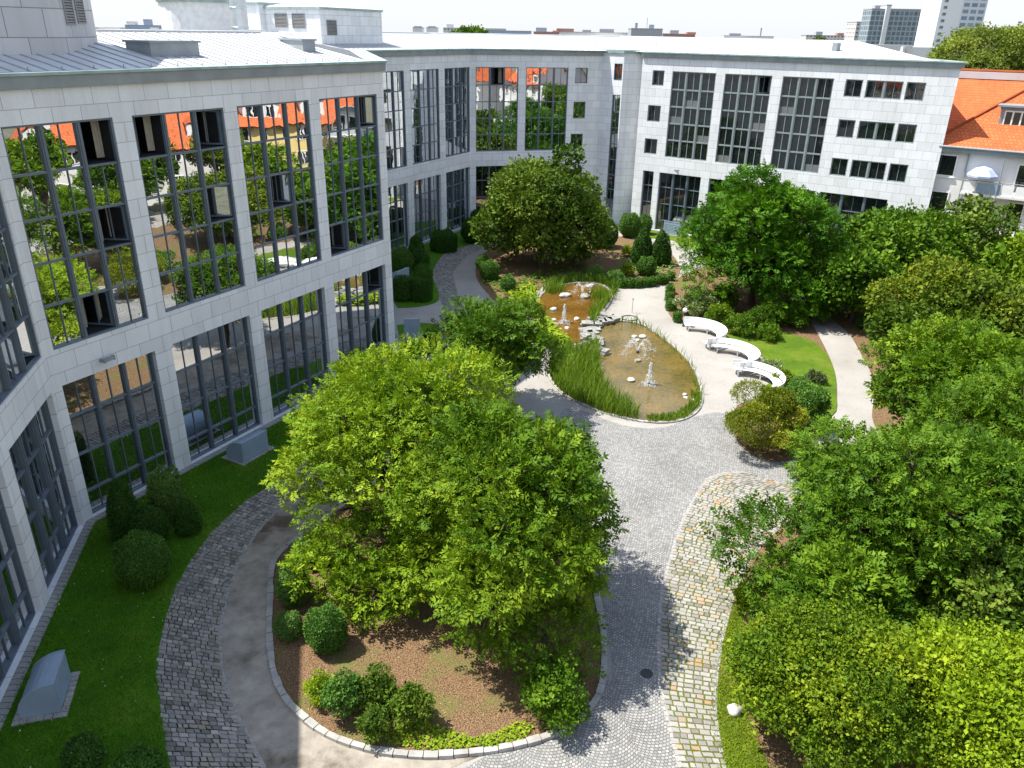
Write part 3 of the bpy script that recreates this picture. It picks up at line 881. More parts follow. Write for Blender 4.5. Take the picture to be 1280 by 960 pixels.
M['setts_grey'] = setts('grey_setts', 0.235, 0.19, 0.028, [(0.16, 0.155, 0.145), (0.29, 0.285, 0.275), (0.23, 0.22, 0.20), (0.38, 0.375, 0.36), (0.21, 0.21, 0.21), (0.27, 0.23, 0.19), (0.33, 0.33, 0.32)],
                        [(0.04, 0.045, 0.03), (0.075, 0.08, 0.04)])
M['water_up'] = water_mat('rust_brown_water', [(0.085, 0.045, 0.010), (0.135, 0.072, 0.016), (0.175, 0.105, 0.03)])
M['water_lo'] = water_mat('olive_brown_water', [(0.075, 0.068, 0.022), (0.125, 0.095, 0.03), (0.17, 0.115, 0.035)])

M['moss'] = lawn_mat('moss_joints', (0.09, 0.125, 0.012), (0.12, 0.155, 0.018), (0.18, 0.14, 0.045))
M['joint_earth'] = lawn_mat('earth_joints', (0.04, 0.042, 0.026), (0.055, 0.06, 0.03), (0.07, 0.085, 0.03))
def stone_mat(name, stops):
    t = NT(name); at = t.n("ShaderNodeAttribute", attribute_name="tint")
    c = t.ramp(at.outputs['Fac'], stops); n2 = t.noise(t.world(), 24, 4); n1 = t.noise(t.world(), 0.5, 4)
    c = t.mix(0.6, c, t.ramp(n2, [(0.3, (0.68, 0.67, 0.66)), (0.7, (1.08, 1.08, 1.08))]), 'MULTIPLY')
    c = t.mix(0.5, c, t.ramp(n1, [(0.32, (0.72, 0.71, 0.67)), (0.62, (1, 1, 1))]), 'MULTIPLY')
    t.bump(n2, 0.35, 0.015)
    return t.base(c, 0.82, 0.22)
M['stones_warm'] = stone_mat('warm_sett_stone', [(0.0, (0.19, 0.18, 0.165)), (0.3, (0.28, 0.265, 0.245)), (0.62, (0.355, 0.34, 0.315)), (0.82, (0.30, 0.28, 0.255)), (0.88, (0.36, 0.235, 0.13)), (1.0, (0.38, 0.30, 0.215))])
M['stones_grey'] = stone_mat('grey_sett_stone', [(0.0, (0.17, 0.16, 0.145)), (0.4, (0.27, 0.258, 0.235)), (0.75, (0.35, 0.335, 0.305)), (0.9, (0.29, 0.245, 0.195)), (1.0, (0.42, 0.40, 0.37))])
def stones(name, left, right, z, mat, rowh, wr, joint, seed, ragged=0.0):
    """real setts laid in rows across a strip: chamfered tops, uneven widths and heights"""
    r = random.Random(seed)
    LA, LB = smoothed(left, 8, False), smoothed(right, 8, False)
    _, la = resample(LA, 2); _, lb = resample(LB, 2)
    nrow = int((la + lb) / 2 / rowh)
    A, _ = resample(LA, nrow + 1); B, _ = resample(LB, nrow + 1)
    mb = MB(); tint = []
    for i in range(nrow):
        wd = ((A[i] - B[i]).length + (A[i + 1] - B[i + 1]).length) / 2
        x = -r.random() * ragged; cuts = [x]
        while x < wd - wr[0] * .6: x += r.uniform(*wr); cuts.append(x)
        cuts[-1] = wd + r.random() * ragged * .3
        for a, b in zip(cuts, cuts[1:]):
            g_ = joint * r.uniform(.6, 1.3); j = lambda: r.uniform(-.014, .014)
            va, vb = g_ / 2 / rowh, 1 - g_ / 2 / rowh
            P = []
            for u, v in ((a + g_ / 2, va), (b - g_ / 2, va), (b - g_ / 2, vb), (a + g_ / 2, vb)):
                p = A[i].lerp(A[i + 1], v).lerp(B[i].lerp(B[i + 1], v), u / wd)
                P.append(Vector((p.x + j(), p.y + j(), 0)))
            h = z + r.uniform(.016, .03); c = sum(P, Vector()) / 4
            T = [c + (p - c) * .84 + Vector((0, 0, h + r.uniform(-.004, .004))) for p in P]
            S_ = [p + Vector((0, 0, h - .012)) for p in P]; D = [p + Vector((0, 0, z - .01)) for p in P]
            flip = (P[1] - P[0]).cross(P[3] - P[0]).z < 0
            tv = min(1, max(0, r.gauss(.5, .27)))
            for q in [T] + [[S_[k], S_[(k + 1) % 4], T[(k + 1) % 4], T[k]] for k in range(4)] + [[D[k], D[(k + 1) % 4], S_[(k + 1) % 4], S_[k]] for k in range(4)]:
                mb.face(q[::-1] if flip else q); tint.append(tv)
    o = mb.build(name, mat); o['kind'] = 'structure'
    at = o.data.attributes.new("tint", 'FLOAT', 'FACE'); at.data.foreach_set("value", tint)
    return o
g = sheet('ground', [(-3500, -300), (3500, -300), (3500, 5000), (-3500, 5000)], -0.02, M['far_ground'])
yard = sheet('courtyard_paving', [(-25, 2), (30, 2), (46, 40), (42, 62), (34, 66.9), (12, 82.9), (9, 86), (-5, 83), (-14, 67), (-9, 46), (-18.5, 27)], 0.0, M['ground'])

# small setts in the middle of the yard
small = smoothed([(-3.33, 14.1), (-1.23, 15.31), (-0.21, 15.96), (1.6, 16.93), (3.19, 18.68), (3.37, 20.46), (3.21, 24.82), (2.26, 30.69), (2.57, 37.2), (3.56, 38.02), (5.84, 36.23), (7.89, 36.13), (9.92, 37.51), (11.41, 37.86), (11.54, 35.05), (13.18, 32.55), (13.89, 31.83), (14.13, 28.49), (12.06, 28.42), (10.68, 29.64), (9.68, 30.61), (8.1, 28.79), (6.13, 23.93), (5.31, 20.51), (4.97, 17.16), (4.83, 14.27)], 4)
sheet('small_sett_paving', small, 0.006, M['setts_small'])
grav = smoothed([(-6.23, 14.04), (-8.15, 17.14), (-9.31, 19.4), (-10.0, 21.69), (-10.34, 24.4), (-10.01, 26.8), (-9.09, 28.95), (-6.77, 32.56), (-5.01, 36.88), (-3.67, 41.05), (-2.12, 47.46), (-0.04, 46.17), (-1.65, 37.03), (-4.6, 33.43), (-6.21, 29.71), (-7.77, 26.31), (-8.71, 24.45), (-8.18, 21.74), (-7.63, 19.8), (-7.04, 18.43), (-6.2, 17.31), (-4.97, 16.35), (-3.51, 15.81), (-1.93, 15.71), (-0.7, 15.79), (-1.56, 15.3), (-3.33, 14.1)], 4)
sheet('gravel_path', grav, 0.006, M['gravel'])
# setts with mossy joints
ml = [(5.0, 14.27), (4.85, 15.49), (4.8, 17.15), (4.79, 18.39), (5.09, 20.51), (5.61, 22.99), (6.24, 24.91), (7.02, 27.08), (8.19, 29.56), (9.27, 31.23), (10.87, 31.72)]
mr = [(6.52, 14.3), (6.36, 15.53), (6.26, 16.33), (6.35, 17.49), (6.72, 19.11), (7.37, 20.95), (8.49, 23.53), (9.72, 25.53), (11.18, 27.21), (12.75, 28.45), (14.49, 29.45)]
strip('mossy_joints', ml, mr, 0.012, M['moss'], 90, 4)
stones('mossy_sett_paving', ml, mr, 0.012, M['stones_warm'], 0.195, (0.17, 0.34), 0.038, 41)
# grey setts of the path by the left lawn
co = [(-8.29, 13.99), (-9.13, 15.19), (-10.33, 17.39), (-11.08, 19.0), (-11.71, 21.23), (-12.01, 23.39), (-11.91, 25.91), (-11.22, 28.56), (-10.43, 30.03), (-8.71, 34.5), (-6.99, 38.76), (-5.58, 45.89), (-4.76, 51.62), (-5.27, 55.47), (-6.1, 59.82), (-6.64, 63.4), (-6.72, 66.35), (-6.26, 69.89), (-4.96, 72.31), (-3.33, 74.28)]
ci = [(-5.78, 14.05), (-6.59, 15.24), (-8.2, 17.45), (-9.24, 19.4), (-9.89, 21.69), (-10.22, 24.4), (-10.01, 26.8), (-9.35, 28.63), (-8.54, 30.3), (-6.91, 33.34), (-5.22, 36.88), (-4.1, 43.38), (-3.37, 50.72), (-3.72, 54.45), (-4.59, 59.92), (-4.96, 62.34), (-4.95, 64.96), (-4.31, 68.92), (-3.47, 70.95), (-2.35, 72.51)]
strip('earth_joints', co, ci, 0.012, M['joint_earth'], 160, 4)
stones('grey_sett_path', co, ci, 0.012, M['stones_grey'], 0.185, (0.16, 0.30), 0.026, 42, ragged=0.07)

# lawns
lawn_near = smoothed([(-10.43, 30.03), (-11.22, 28.56), (-11.91, 25.91), (-12.01, 23.39), (-11.71, 21.23), (-11.08, 19.0), (-10.33, 17.39), (-9.13, 15.19), (-8.4, 13.99)], 6, False) + [(-9, 12), (-12.7, 12)] + \
    [tuple(miter(chA, 0, 0.3) + F0.t * 3), tuple(miter(chA, 1, 0.3)), tuple(Vector(E1) + F1.n * 0.5)] + smoothed([(-7.97, 50.63), (-6.33, 51.21), (-4.98, 50.31), (-5.08, 45.91), (-6.99, 38.76), (-8.71, 34.5)], 5, False)
sheet('lawn', lawn_near, 0.035, M['lawn'], 0.05)
lawn_far = [(-9.8, 58.4)] + smoothed([(-8.44, 54.36), (-7.13, 54.62), (-6.04, 55.42), (-5.63, 56.79), (-6.18, 60.03), (-6.7, 62.69), (-6.79, 66.35), (-6.26, 69.89), (-4.94, 72.01), (-3.33, 74.28), (-1.06, 76.38)], 5, False) + \
    [(-1.5, 80.5), tuple(miter([EJ, C23, A0], 1, 0.5)), tuple(Vector(EJ) + F2.n * 0.5 + F2.t * 0.4), tuple(Vector(EJ) + FE.n * 0.5 - FE.t * 1.0)]
sheet('lawn', lawn_far, 0.035, M['lawn'], 0.05)
lawn_f4 = smoothed([(9.78, 82.16), (12.53, 77.78), (15.38, 76.68), (15.98, 74.81), (16.78, 73.04), (19.06, 71.45), (22.62, 68.4)], 4, False) + [(33.5, 66.8), tuple(F4.pt(0.3, 0, 0.42).xy)]
sheet('lawn', lawn_f4, 0.03, M['lawn_sun'], 0.05)
lawn_r = smoothed([(13.7, 48.57), (15.12, 51.09), (17.64, 51.23), (19.77, 49.33), (20.09, 47.19), (19.64, 44.27), (18.56, 40.95), (17.19, 37.82), (14.8, 37.72), (14.15, 40.76), (15.87, 43.12), (15.64, 46.96)], 4)
# planting beds
bed_main_pts = [(-8.86, 24.45), (-8.29, 21.73), (-7.73, 19.8), (-7.16, 18.42), (-6.38, 17.34), (-5.08, 16.35), (-3.62, 15.83), (-2.04, 15.71), (-0.48, 15.9), (0.65, 16.2), (1.58, 16.64), (2.45, 17.4), (2.95, 18.35), (3.2, 20.09), (3.2, 22.06), (2.91, 25.84), (1.87, 30.0), (0.06, 32.82), (-2.66, 33.5), (-5.16, 31.86), (-6.4, 29.44), (-8.01, 26.36)]
bed_main = smoothed(bed_main_pts, 6)
sheet('planting_bed', bed_main, 0.06, M['mulch'], 0.08)
bed_two = smoothed([(-3.28, 65.58), (-2.88, 61.34), (-1.85, 57.81), (-1.19, 56.09), (0.49, 57.35), (1.61, 58.63), (3.1, 61.73), (6.08, 62.38), (7.73, 61.14), (10.17, 61.08), (12.65, 62.35), (13.98, 64.53), (14.58, 68.9), (14.1, 72.84), (12.25, 75.79), (10.27, 77.6), (7.58, 76.08), (3.64, 75.77), (-0.25, 73.89), (-2.72, 70.43)], 6)
sheet('planting_bed', bed_two, 0.05, M['mulch'], 0.07)
bed_right = smoothed([(6.52, 14.3), (6.37, 15.4), (6.31, 16.33), (6.4, 17.49), (6.78, 19.11), (7.42, 20.96), (8.55, 23.53), (9.78, 25.53), (11.24, 27.21), (12.82, 28.45), (14.97, 29.79), (18.29, 34.32), (19.37, 37.91), (21.32, 42.2), (22.28, 46.48), (23.04, 50.57), (23.43, 54.94), (28.01, 57.44), (34.32, 57.82), (42.04, 51.27), (27.2, 25.55), (18.49, 14.55)], 5)
sheet('planting_bed', bed_right, 0.05, M['mulch'], 0.07)
bed_bench = smoothed([(13.27, 62.84), (11.84, 58.04), (11.3, 54.25), (11.69, 52.54), (12.72, 52.6), (14.15, 51.68), (14.27, 48.31), (15.7, 46.28), (16.5, 43.15), (14.3, 39.7), (12.59, 39.11), (11.58, 36.83), (11.35, 34.46), (11.98, 33.04), (13.27, 32.85), (14.75, 34.18), (17.19, 37.82), (18.61, 40.96), (19.87, 45.17), (21.03, 51.74), (21.77, 57.07), (21.16, 63.36), (18.27, 68.1)], 5)
sheet('planting_bed', bed_bench, 0.04, M['mulch'], 0.06)
sheet('lawn', lawn_r, 0.06, M['lawn_sun'], 0.03)
lawn_edge = smoothed([(6.2, 14.3), (6.19, 16.33), (6.4, 17.8), (6.88, 19.46), (7.6, 21.36), (8.43, 23.07), (8.87, 23.54), (8.1, 21.37), (7.44, 19.13), (7.19, 17.21), (7.3, 15.55), (7.36, 14.32)], 5)
sheet('grass_verge', lawn_edge, 0.07, M['verge'], 0.03)

# ponds: stone rim, water a little below it
def rim(name, pts, z, mat, w=0.28, h=0.1, step=0.5, seed=1, skip=()):
    r = random.Random(seed); mb = MB()
    P = smoothed(pts, 10); Q, L = resample(P + [P[0]], int(sum((Vector(a) - Vector(b)).length for a, b in zip(P, P[1:])) / step) + 2)
    for a, b in zip(Q, Q[1:]):
        d = (b - a); ln = d.length
        if ln < 0.05: continue
        d /= ln; n = Vector((-d.y, d.x))
        ww = w * r.uniform(0.85, 1.15); hh = h * r.uniform(0.85, 1.15)
        o = Vector((*(a + d * 0.012 - n * ww / 2), z))
        mb.box(o, Vector((*d, 0)) * (ln - 0.024), Vector((*n, 0)) * ww, Vector((0, 0, hh)))
    o = mb.build(name, mat); o['kind'] = 'structure'
    return o
pond_lo = [(6.19, 51.9), (7.7, 52.32), (8.97, 51.72), (9.78, 49.86), (10.47, 47.68), (11.0, 44.61), (10.88, 41.27), (10.3, 38.7), (9.16, 37.1), (7.63, 36.58), (5.94, 37.06), (4.34, 38.15), (2.93, 39.93), (2.16, 42.47), (2.47, 45.49), (4.03, 46.38), (5.25, 47.55), (5.65, 49.64)]
pond_up = [(1.53, 54.4), (1.95, 57.44), (2.76, 59.53), (3.83, 60.67), (5.55, 61.44), (7.06, 60.88), (7.63, 59.0), (7.25, 56.59), (6.39, 53.96), (5.73, 51.71), (5.22, 49.62), (4.54, 47.8), (3.84, 47.48), (3.11, 48.31), (2.34, 50.71)]
sheet('pond_water', smoothed(pond_lo, 8), 0.03, M['water_lo'])
sheet('pond_water', smoothed(pond_up, 8), 0.045, M['water_up'])
rim('pond_edge', pond_lo, 0.0, M['kerb'], 0.16, 0.075, 0.6, 3)
rim('pond_edge', pond_up, 0.0, M['rock_dark'], 0.22, 0.1, 0.5, 4)
rim('kerb', bed_main_pts, 0.0, M['kerb'], 0.2, 0.13, 0.42, 5)
def line_stones(name, pts, z, mat, w, h, step, seed):
    r = random.Random(seed); mb = MB(); P = smoothed(pts, 8, False)
    L = sum((Vector(a) - Vector(b)).length for a, b in zip(P, P[1:]))
    Q, _ = resample(P, int(L / step) + 2)
    for a, b in zip(Q, Q[1:]):
        d = b - a; ln = d.length; d /= ln; n = Vector((-d.y, d.x)); ww = w * r.uniform(.85, 1.15)
        mb.box(Vector((*(a + d * .012 - n * ww / 2), z)), Vector((*d, 0)) * (ln - .02), Vector((*n, 0)) * ww, Vector((0, 0, h * r.uniform(.7, 1.2))))
    o = mb.build(name, mat); o['kind'] = 'structure'; return o
line_stones('edging', ml[1:], 0.0, M['edge'], 0.13, 0.024, 0.2, 6)
line_stones('edging', mr[:-2], 0.0, M['edge'], 0.12, 0.024, 0.2, 7)
line_stones('edging', ci, 0.0, M['edge'], 0.12, 0.02, 0.22, 9)

# ================================================================== PLANTS
M['leaf_light'] = foliage('light_green_leaves', [(0.0, (0.068, 0.14, 0.004)), (0.5, (0.155, 0.262, 0.008)), (1.0, (0.31, 0.41, 0.022))], 0.25)
M['leaf_mid'] = foliage('mid_green_leaves', [(0.0, (0.038, 0.092, 0.003)), (0.5, (0.092, 0.18, 0.005)), (1.0, (0.21, 0.305, 0.015))], 0.23)
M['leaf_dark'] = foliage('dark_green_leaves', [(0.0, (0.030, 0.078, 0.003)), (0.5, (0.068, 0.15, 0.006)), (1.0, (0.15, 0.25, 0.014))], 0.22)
M['leaf_olive'] = foliage('olive_leaves', [(0.0, (0.036, 0.08, 0.006)), (0.5, (0.082, 0.15, 0.011)), (1.0, (0.17, 0.235, 0.03))], 0.22)
M['leaf_yellow'] = foliage('yellow_green_leaves', [(0.0, (0.045, 0.10, 0.004)), (0.5, (0.115, 0.195, 0.007)), (1.0, (0.26, 0.325, 0.016))], 0.23)
M['leaf_grey'] = foliage('grey_green_leaves', [(0.0, (0.05, 0.075, 0.025)), (0.5, (0.095, 0.13, 0.045)), (1.0, (0.17, 0.20, 0.09))], 0.25)
M['box_dark'] = foliage('dark_box_leaves', [(0.0, (0.02, 0.062, 0.008)), (0.5, (0.044, 0.118, 0.015)), (1.0, (0.10, 0.195, 0.032))], 0.14)
M['box_mid'] = foliage('box_leaves', [(0.0, (0.035, 0.10, 0.012)), (0.5, (0.075, 0.175, 0.022)), (1.0, (0.15, 0.27, 0.05))], 0.18)
M['box_pale'] = foliage('pale_box_leaves', [(0.0, (0.055, 0.13, 0.02)), (0.5, (0.115, 0.22, 0.04)), (1.0, (0.21, 0.33, 0.085))], 0.18)
M['lime'] = foliage('lime_leaves', [(0.0, (0.09, 0.165, 0.005)), (0.5, (0.20, 0.30, 0.009)), (1.0, (0.35, 0.43, 0.022))], 0.25)
M['reed'] = foliage('reed_blades', [(0.0, (0.07, 0.15, 0.010)), (0.5, (0.14, 0.24, 0.018)), (1.0, (0.24, 0.31, 0.05))], 0.3)
M['grass'] = foliage('grass_blades', [(0.0, (0.055, 0.16, 0.006)), (0.5, (0.095, 0.235, 0.009)), (1.0, (0.18, 0.28, 0.02))], 0.3)
M['flower'] = foliage('white_flowers', [(0.0, (0.10, 0.17, 0.03)), (0.55, (0.16, 0.22, 0.05)), (0.75, (0.62, 0.62, 0.50)), (1.0, (0.75, 0.74, 0.66))], 0.2)

M['chips'] = foliage('bark_chips', [(0.0, (0.10, 0.065, 0.035)), (0.5, (0.21, 0.135, 0.072)), (1.0, (0.40, 0.28, 0.165))], 0.0, 0.9)

M['leaf_deep'] = foliage('deep_green_leaves', [(0.0, (0.022, 0.08, 0.002)), (0.5, (0.052, 0.15, 0.003)), (1.0, (0.115, 0.25, 0.007))], 0.22)
M['leaf_moss'] = foliage('moss_green_leaves', [(0.0, (0.04, 0.085, 0.005)), (0.5, (0.095, 0.155, 0.009)), (1.0, (0.20, 0.235, 0.016))], 0.23)
M['leaf_yew'] = foliage('golden_yew_needles', [(0.0, (0.085, 0.125, 0.006)), (0.5, (0.19, 0.225, 0.010)), (1.0, (0.34, 0.35, 0.03))], 0.2)
M['leaf_hazed'] = foliage('haze_paled_leaves', [(0.0, (0.09, 0.135, 0.02)), (0.5, (0.17, 0.23, 0.035)), (1.0, (0.28, 0.33, 0.06))], 0.3)  # distance haze is put into these lightened leaf colours

def unit(v): return v / np.maximum(np.linalg.norm(v, axis=-1, keepdims=True), 1e-9)

def quads(base, d, perp, l, w):
    """leaf-shaped quads"""
    l = l[:, None]; w = w[:, None]
    m = base + d * l * 0.48
    return np.stack([base, m + perp * w * 0.5, base + d * l, m - perp * w * 0.5], 1)

def sprigs(kind, C, A, N, size, rng, k=4):
    """leaf quads for each sprig; returns (n, 4, 3) and the sprig number of each quad"""
    n = len(C)
    S = np.cross(N, A)
    out, ids = [], []
    idx = np.arange(n)
    if kind == 'pinnate':
        for i, t in enumerate(np.linspace(0.12, 0.88, k)):
            for s in (-1, 1):
                d = unit(A * 0.62 + S * s * 0.8 - N * 0.12 + rng.normal(0, 0.14, (n, 3)))
                l = size * (0.46 - 0.22 * abs(t - 0.4)) * rng.uniform(0.85, 1.15, n)
                p = unit(np.cross(N + rng.normal(0, 0.25, (n, 3)), d))
                out.append(quads(C + A * (size * t)[:, None], d, p, l, l * 0.42)); ids.append(idx)
        d = A; p = unit(np.cross(N, d)); l = size * 0.4
        out.append(quads(C + A * (size * 0.85)[:, None], d, p, l, l * 0.42)); ids.append(idx)
    else:
        for i in range(k):
            d = unit(A * 0.6 + rng.normal(0, 0.6, (n, 3)))
            nn = unit(N + rng.normal(0, 0.4, (n, 3)))
            p = unit(np.cross(nn, d))
            l = size * rng.uniform(0.4, 0.62, n)
            out.append(quads(C + rng.normal(0, 0.26, (n, 3)) * size[:, None], d, p, l, l * 0.66)); ids.append(idx)
    return np.concatenate(out), np.concatenate(ids)

def quad_mesh(name, Q, tint, mats, core=None):
    n = len(Q)
    V = Q.reshape(-1, 3)
    cv, cf = ([], [])
    if core is not None: cv, cf = core
    nv0 = len(cv)
    me = bpy.data.meshes.new(name)
    me.vertices.add(nv0 + len(V))
    allv = np.concatenate([np.array(cv, float).reshape(-1, 3), V]) if nv0 else V
    me.vertices.foreach_set("co", allv.astype(np.float32).ravel())
    F = np.arange(n * 4) + nv0
    loops = np.concatenate([np.array(cf, int).ravel(), F]) if nv0 else F
    nf = n + len(cf)
    me.loops.add(nf * 4); me.loops.foreach_set("vertex_index", loops.astype(np.int32))
    me.polygons.add(nf); me.polygons.foreach_set("loop_start", (np.arange(nf) * 4).astype(np.int32))
    try: me.polygons.foreach_set("loop_total", np.full(nf, 4, np.int32))
    except Exception: pass
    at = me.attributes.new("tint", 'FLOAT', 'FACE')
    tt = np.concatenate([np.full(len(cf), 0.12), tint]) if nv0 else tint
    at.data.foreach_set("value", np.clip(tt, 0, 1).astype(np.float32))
    for m in (mats if isinstance(mats, (list, tuple)) else [mats]): me.materials.append(m)
    me.update(calc_edges=True); me.validate()
    return me

def crown_mesh(name, lobes, n, size, kind, mat, rng, k=4, inner=0.13, flat=0.55, mean=0.92, sd=0.14):
    c = np.array([l[0] for l in lobes], float); r = np.array([l[1] for l in lobes], float)
    pr = (r[:, 0] * r[:, 1] + r[:, 0] * r[:, 2]) ; pr *= rng.uniform(0.55, 1.35, len(lobes)); pr /= pr.sum()
    m = int(n * 1.9)
    li = rng.choice(len(lobes), m, p=pr)
    d = unit(rng.normal(0, 1, (m, 3)))
    low = d[:, 2] < -0.35
    d[low, 2] *= rng.choice([1, -1], low.sum(), p=[0.45, 0.55])
    rad = rng.normal(mean, sd, m)
    P = c[li] + r[li] * d * rad[:, None]
    keep = np.ones(m, bool)
    for j in range(len(lobes)):
        e = np.linalg.norm((P - c[j]) / r[j], axis=1)
        keep &= ~((e < 0.68) & (rng.random(m) > inner))
    ii = np.where(keep)[0][:n]
    P, d, li = P[ii], d[ii], li[ii]
    n = len(P)
    A = unit(d * 0.85 + rng.normal(0, 0.5, (n, 3)) + np.array([0, 0, 0.02]))
    N = unit(np.array([0, 0, 1.0]) * flat + d * 0.5 + rng.normal(0, 0.32, (n, 3)))
    N = unit(N - A * (N * A).sum(1, keepdims=True))
    sz = size * rng.uniform(0.55, 1.4, n) * rng.uniform(0.8, 1.2, len(lobes))[li]
    Q, ids = sprigs(kind, P, A, N, sz, rng, k)
    lobe_t = rng.normal(0, 0.17, len(lobes))
    t = 0.5 + lobe_t[li] + rng.normal(0, 0.19, n)
    return quad_mesh(name, Q, t[ids] + rng.normal(0, 0.07, len(ids)), mat)

def make_lobes(c, r, nl, rng, lo=-0.35, frac=(0.56, 0.84), lr=(0.24, 0.42), lz=0.74):
    c = np.array(c, float); r = np.array(r, float)
    out = [(c, r * 0.58)]
    for i in range(nl):
        z = lo + (1 - lo) * (i + 0.5) / nl
        ph = i * 2.39996 + rng.uniform(-0.4, 0.4)
        q = math.sqrt(max(0, 1 - z * z))
        d = np.array([q * math.cos(ph), q * math.sin(ph), z])
        f = rng.uniform(*frac); k = rng.uniform(*lr)
        rm = (r[0] + r[1] + r[2]) / 3
        out.append((c + r * d * f * (1.0 if z < 0.8 else 0.9), np.array([rm * k * 1.12, rm * k * 1.12, rm * k * lz])))
    return out

def trunk_mesh(name, base, lobes, rad, rng, stems=1):
    mb = MB()
    top = np.array(lobes[0][0])
    b = np.array(base, float)
    fork = b + (top - b) * 0.42
    mid = b + (fork - b) * 0.5 + rng.normal(0, 0.05, 3)
    mb.tube([b - np.array([0, 0, 0.1]), b + np.array([0, 0, 0.12]), mid, fork], [rad * 1.5, rad * 1.1, rad * 0.95, rad * 0.85], 9)
    for c, r in lobes[1:]:
        c = np.array(c, float)
        m1 = fork + (c - fork) * 0.4 + np.array([0, 0, 0.10 * np.linalg.norm(c - fork)]) + rng.normal(0, 0.12, 3)
        e = c + (c - fork) * 0.15
        mb.tube([fork - (m1 - fork) * 0.05, m1, c, e], [rad * 0.55, rad * 0.36, rad * 0.2, rad * 0.06], 6)
        for q in range(4):
            d = unit(rng.normal(0, 1, 3)) * r * 0.85
            mb.tube([m1 + (c - m1) * rng.uniform(.4, 1), c + d * 0.5 + rng.normal(0, .06, 3), c + d], [rad * 0.16, rad * 0.1, rad * 0.03], 5)
    return mb.mesh(name, M['bark'])

def bush(label, spec, mat, leaf=0.1, name='low_shrub', kind='broad', group=None, nl=9, dens=1.0):
    x, y, r, h = spec
    rng = np.random.default_rng(int(abs(x * 71 + y * 333)))
    dist = math.hypot(math.hypot(x, y), 18.5); lf = max(leaf, dist * 0.0021)
    lobes = make_lobes((0, 0, h * .42), (r, r, h * .6), nl, rng, lo=-.5)
    lobes = [(np.array([c[0], c[1], max(c[2], q[2] * .9)]), q) for c, q in lobes]
    n = int(dens * 3.2 * (2 * math.pi * r * h + math.pi * r * r) / (lf * lf * .5) / 4)
    me = crown_mesh(name, lobes, n, lf * 1.7, kind, M[mat], rng, 4, inner=.35, sd=.1)
    o = link(name, me); o.location = (x, y, .045)
    return tag(o, label, 'shrub', group)

def tree(name, label, base, c, r, nl, n, size, kind, mat, seed, group=None, trunk=0.2, k=4, extra=(), **kw):
    rng = np.random.default_rng(seed)
    lkw = {q: kw.pop(q) for q in ('lo', 'frac', 'lr', 'lz') if q in kw}
    lobes = make_lobes(c, r, nl, rng, **lkw) + [(np.array(a, float), np.array(b, float)) for a, b in extra]
    b3 = np.array([base[0], base[1], 0.0])
    off = lambda L: [(a - b3, q) for a, q in L]
    root = empty(name, (base[0], base[1], 0.04), label, 'tree', group)
    link('trunk', trunk_mesh('trunk', (0, 0, 0), off(lobes), trunk, rng), root)
    link('crown', crown_mesh('crown', off(lobes), n, size, kind, M[mat], rng, k, **kw), root)
    return root

# --- trees in the middle
tree('broadleaf_tree', 'light green spreading tree in the middle bed, reaching over the grey sett path', (-4.0, 24.6), (-4.0, 25.5, 5.1), (3.9, 3.9, 2.7), 20, 11500, 0.36, 'pinnate', 'leaf_light', 11, trunk=0.17, lz=0.5,
     extra=[((-7.3, 25.0, 3.5), (1.3, 1.2, 0.7)), ((-6.9, 27.6, 4.2), (1.4, 1.2, 0.8)), ((-2.2, 28.6, 5.4), (2.0, 1.5, 1.1)), ((-2.6, 21.9, 3.9), (1.5, 1.2, 0.8)), ((-6.2, 23.4, 2.9), (1.3, 1.1, 0.75)), ((-5.4, 22.7, 2.0), (1.4, 1.0, 0.8)), ((-4.1, 22.3, 2.4), (1.5, 1.1, 0.9)), ((-2.9, 21.2, 2.1), (1.5, 1.1, 0.9)), ((-4.4, 24.0, 3.3), (1.4, 1.1, 0.8)), ((-1.6, 21.3, 3.0), (1.4, 1.1, 0.9)), ((-3.4, 28.2, 6.4), (1.7, 1.4, 1.0)), ((-5.3, 27.2, 5.9), (1.5, 1.3, 0.9)), ((-6.42, 22.2, 1.23), (1.2, 0.9, 0.6)), ((-4.49, 21.4, 0.99), (1.3, 0.9, 0.6))])
tree('broadleaf_tree', 'large dense green tree with low branches, casting its shade on the middle paving', (0.0, 21.2), (-0.25, 21.7, 4.2), (2.9, 3.4, 3.4), 24, 14500, 0.36, 'pinnate', 'leaf_mid', 12, trunk=0.2, lo=-0.75, lz=0.6,
     extra=[((1.3, 18.9, 1.3), (1.5, 1.2, 1.1)), ((-0.5, 19.5, 1.8), (1.4, 1.1, 0.9)), ((1.1, 24.4, 4.7), (1.7, 1.5, 1.2)), ((-2.4, 21.6, 2.4), (1.4, 1.1, 0.8)), ((1.7, 20.6, 2.6), (1.2, 1.1, 0.9))])
tree('broadleaf_tree', 'dark green rounded tree behind the two big ones, left of the reed bed', (-1.0, 37.3), (-0.9, 37.6, 3.7), (2.9, 2.7, 2.7), 12, 4200, 0.42, 'pinnate', 'leaf_dark', 13, trunk=0.15)
tree('broadleaf_tree', 'big dark bushy tree between the far lawn and the upper pond', (2.2, 66.5), (2.3, 67, 4.3), (5.7, 4.6, 4.5), 24, 9000, 0.6, 'broad', 'leaf_olive', 14, trunk=0.22, lo=-0.8,
     extra=[((4.3, 67.5, 8.6), (1.2, 1.2, 1.2)), ((5.6, 66, 3.0), (2.2, 1.8, 2.0)), ((-1.6, 65.0, 3.5), (1.8, 1.6, 1.5))], k=5)
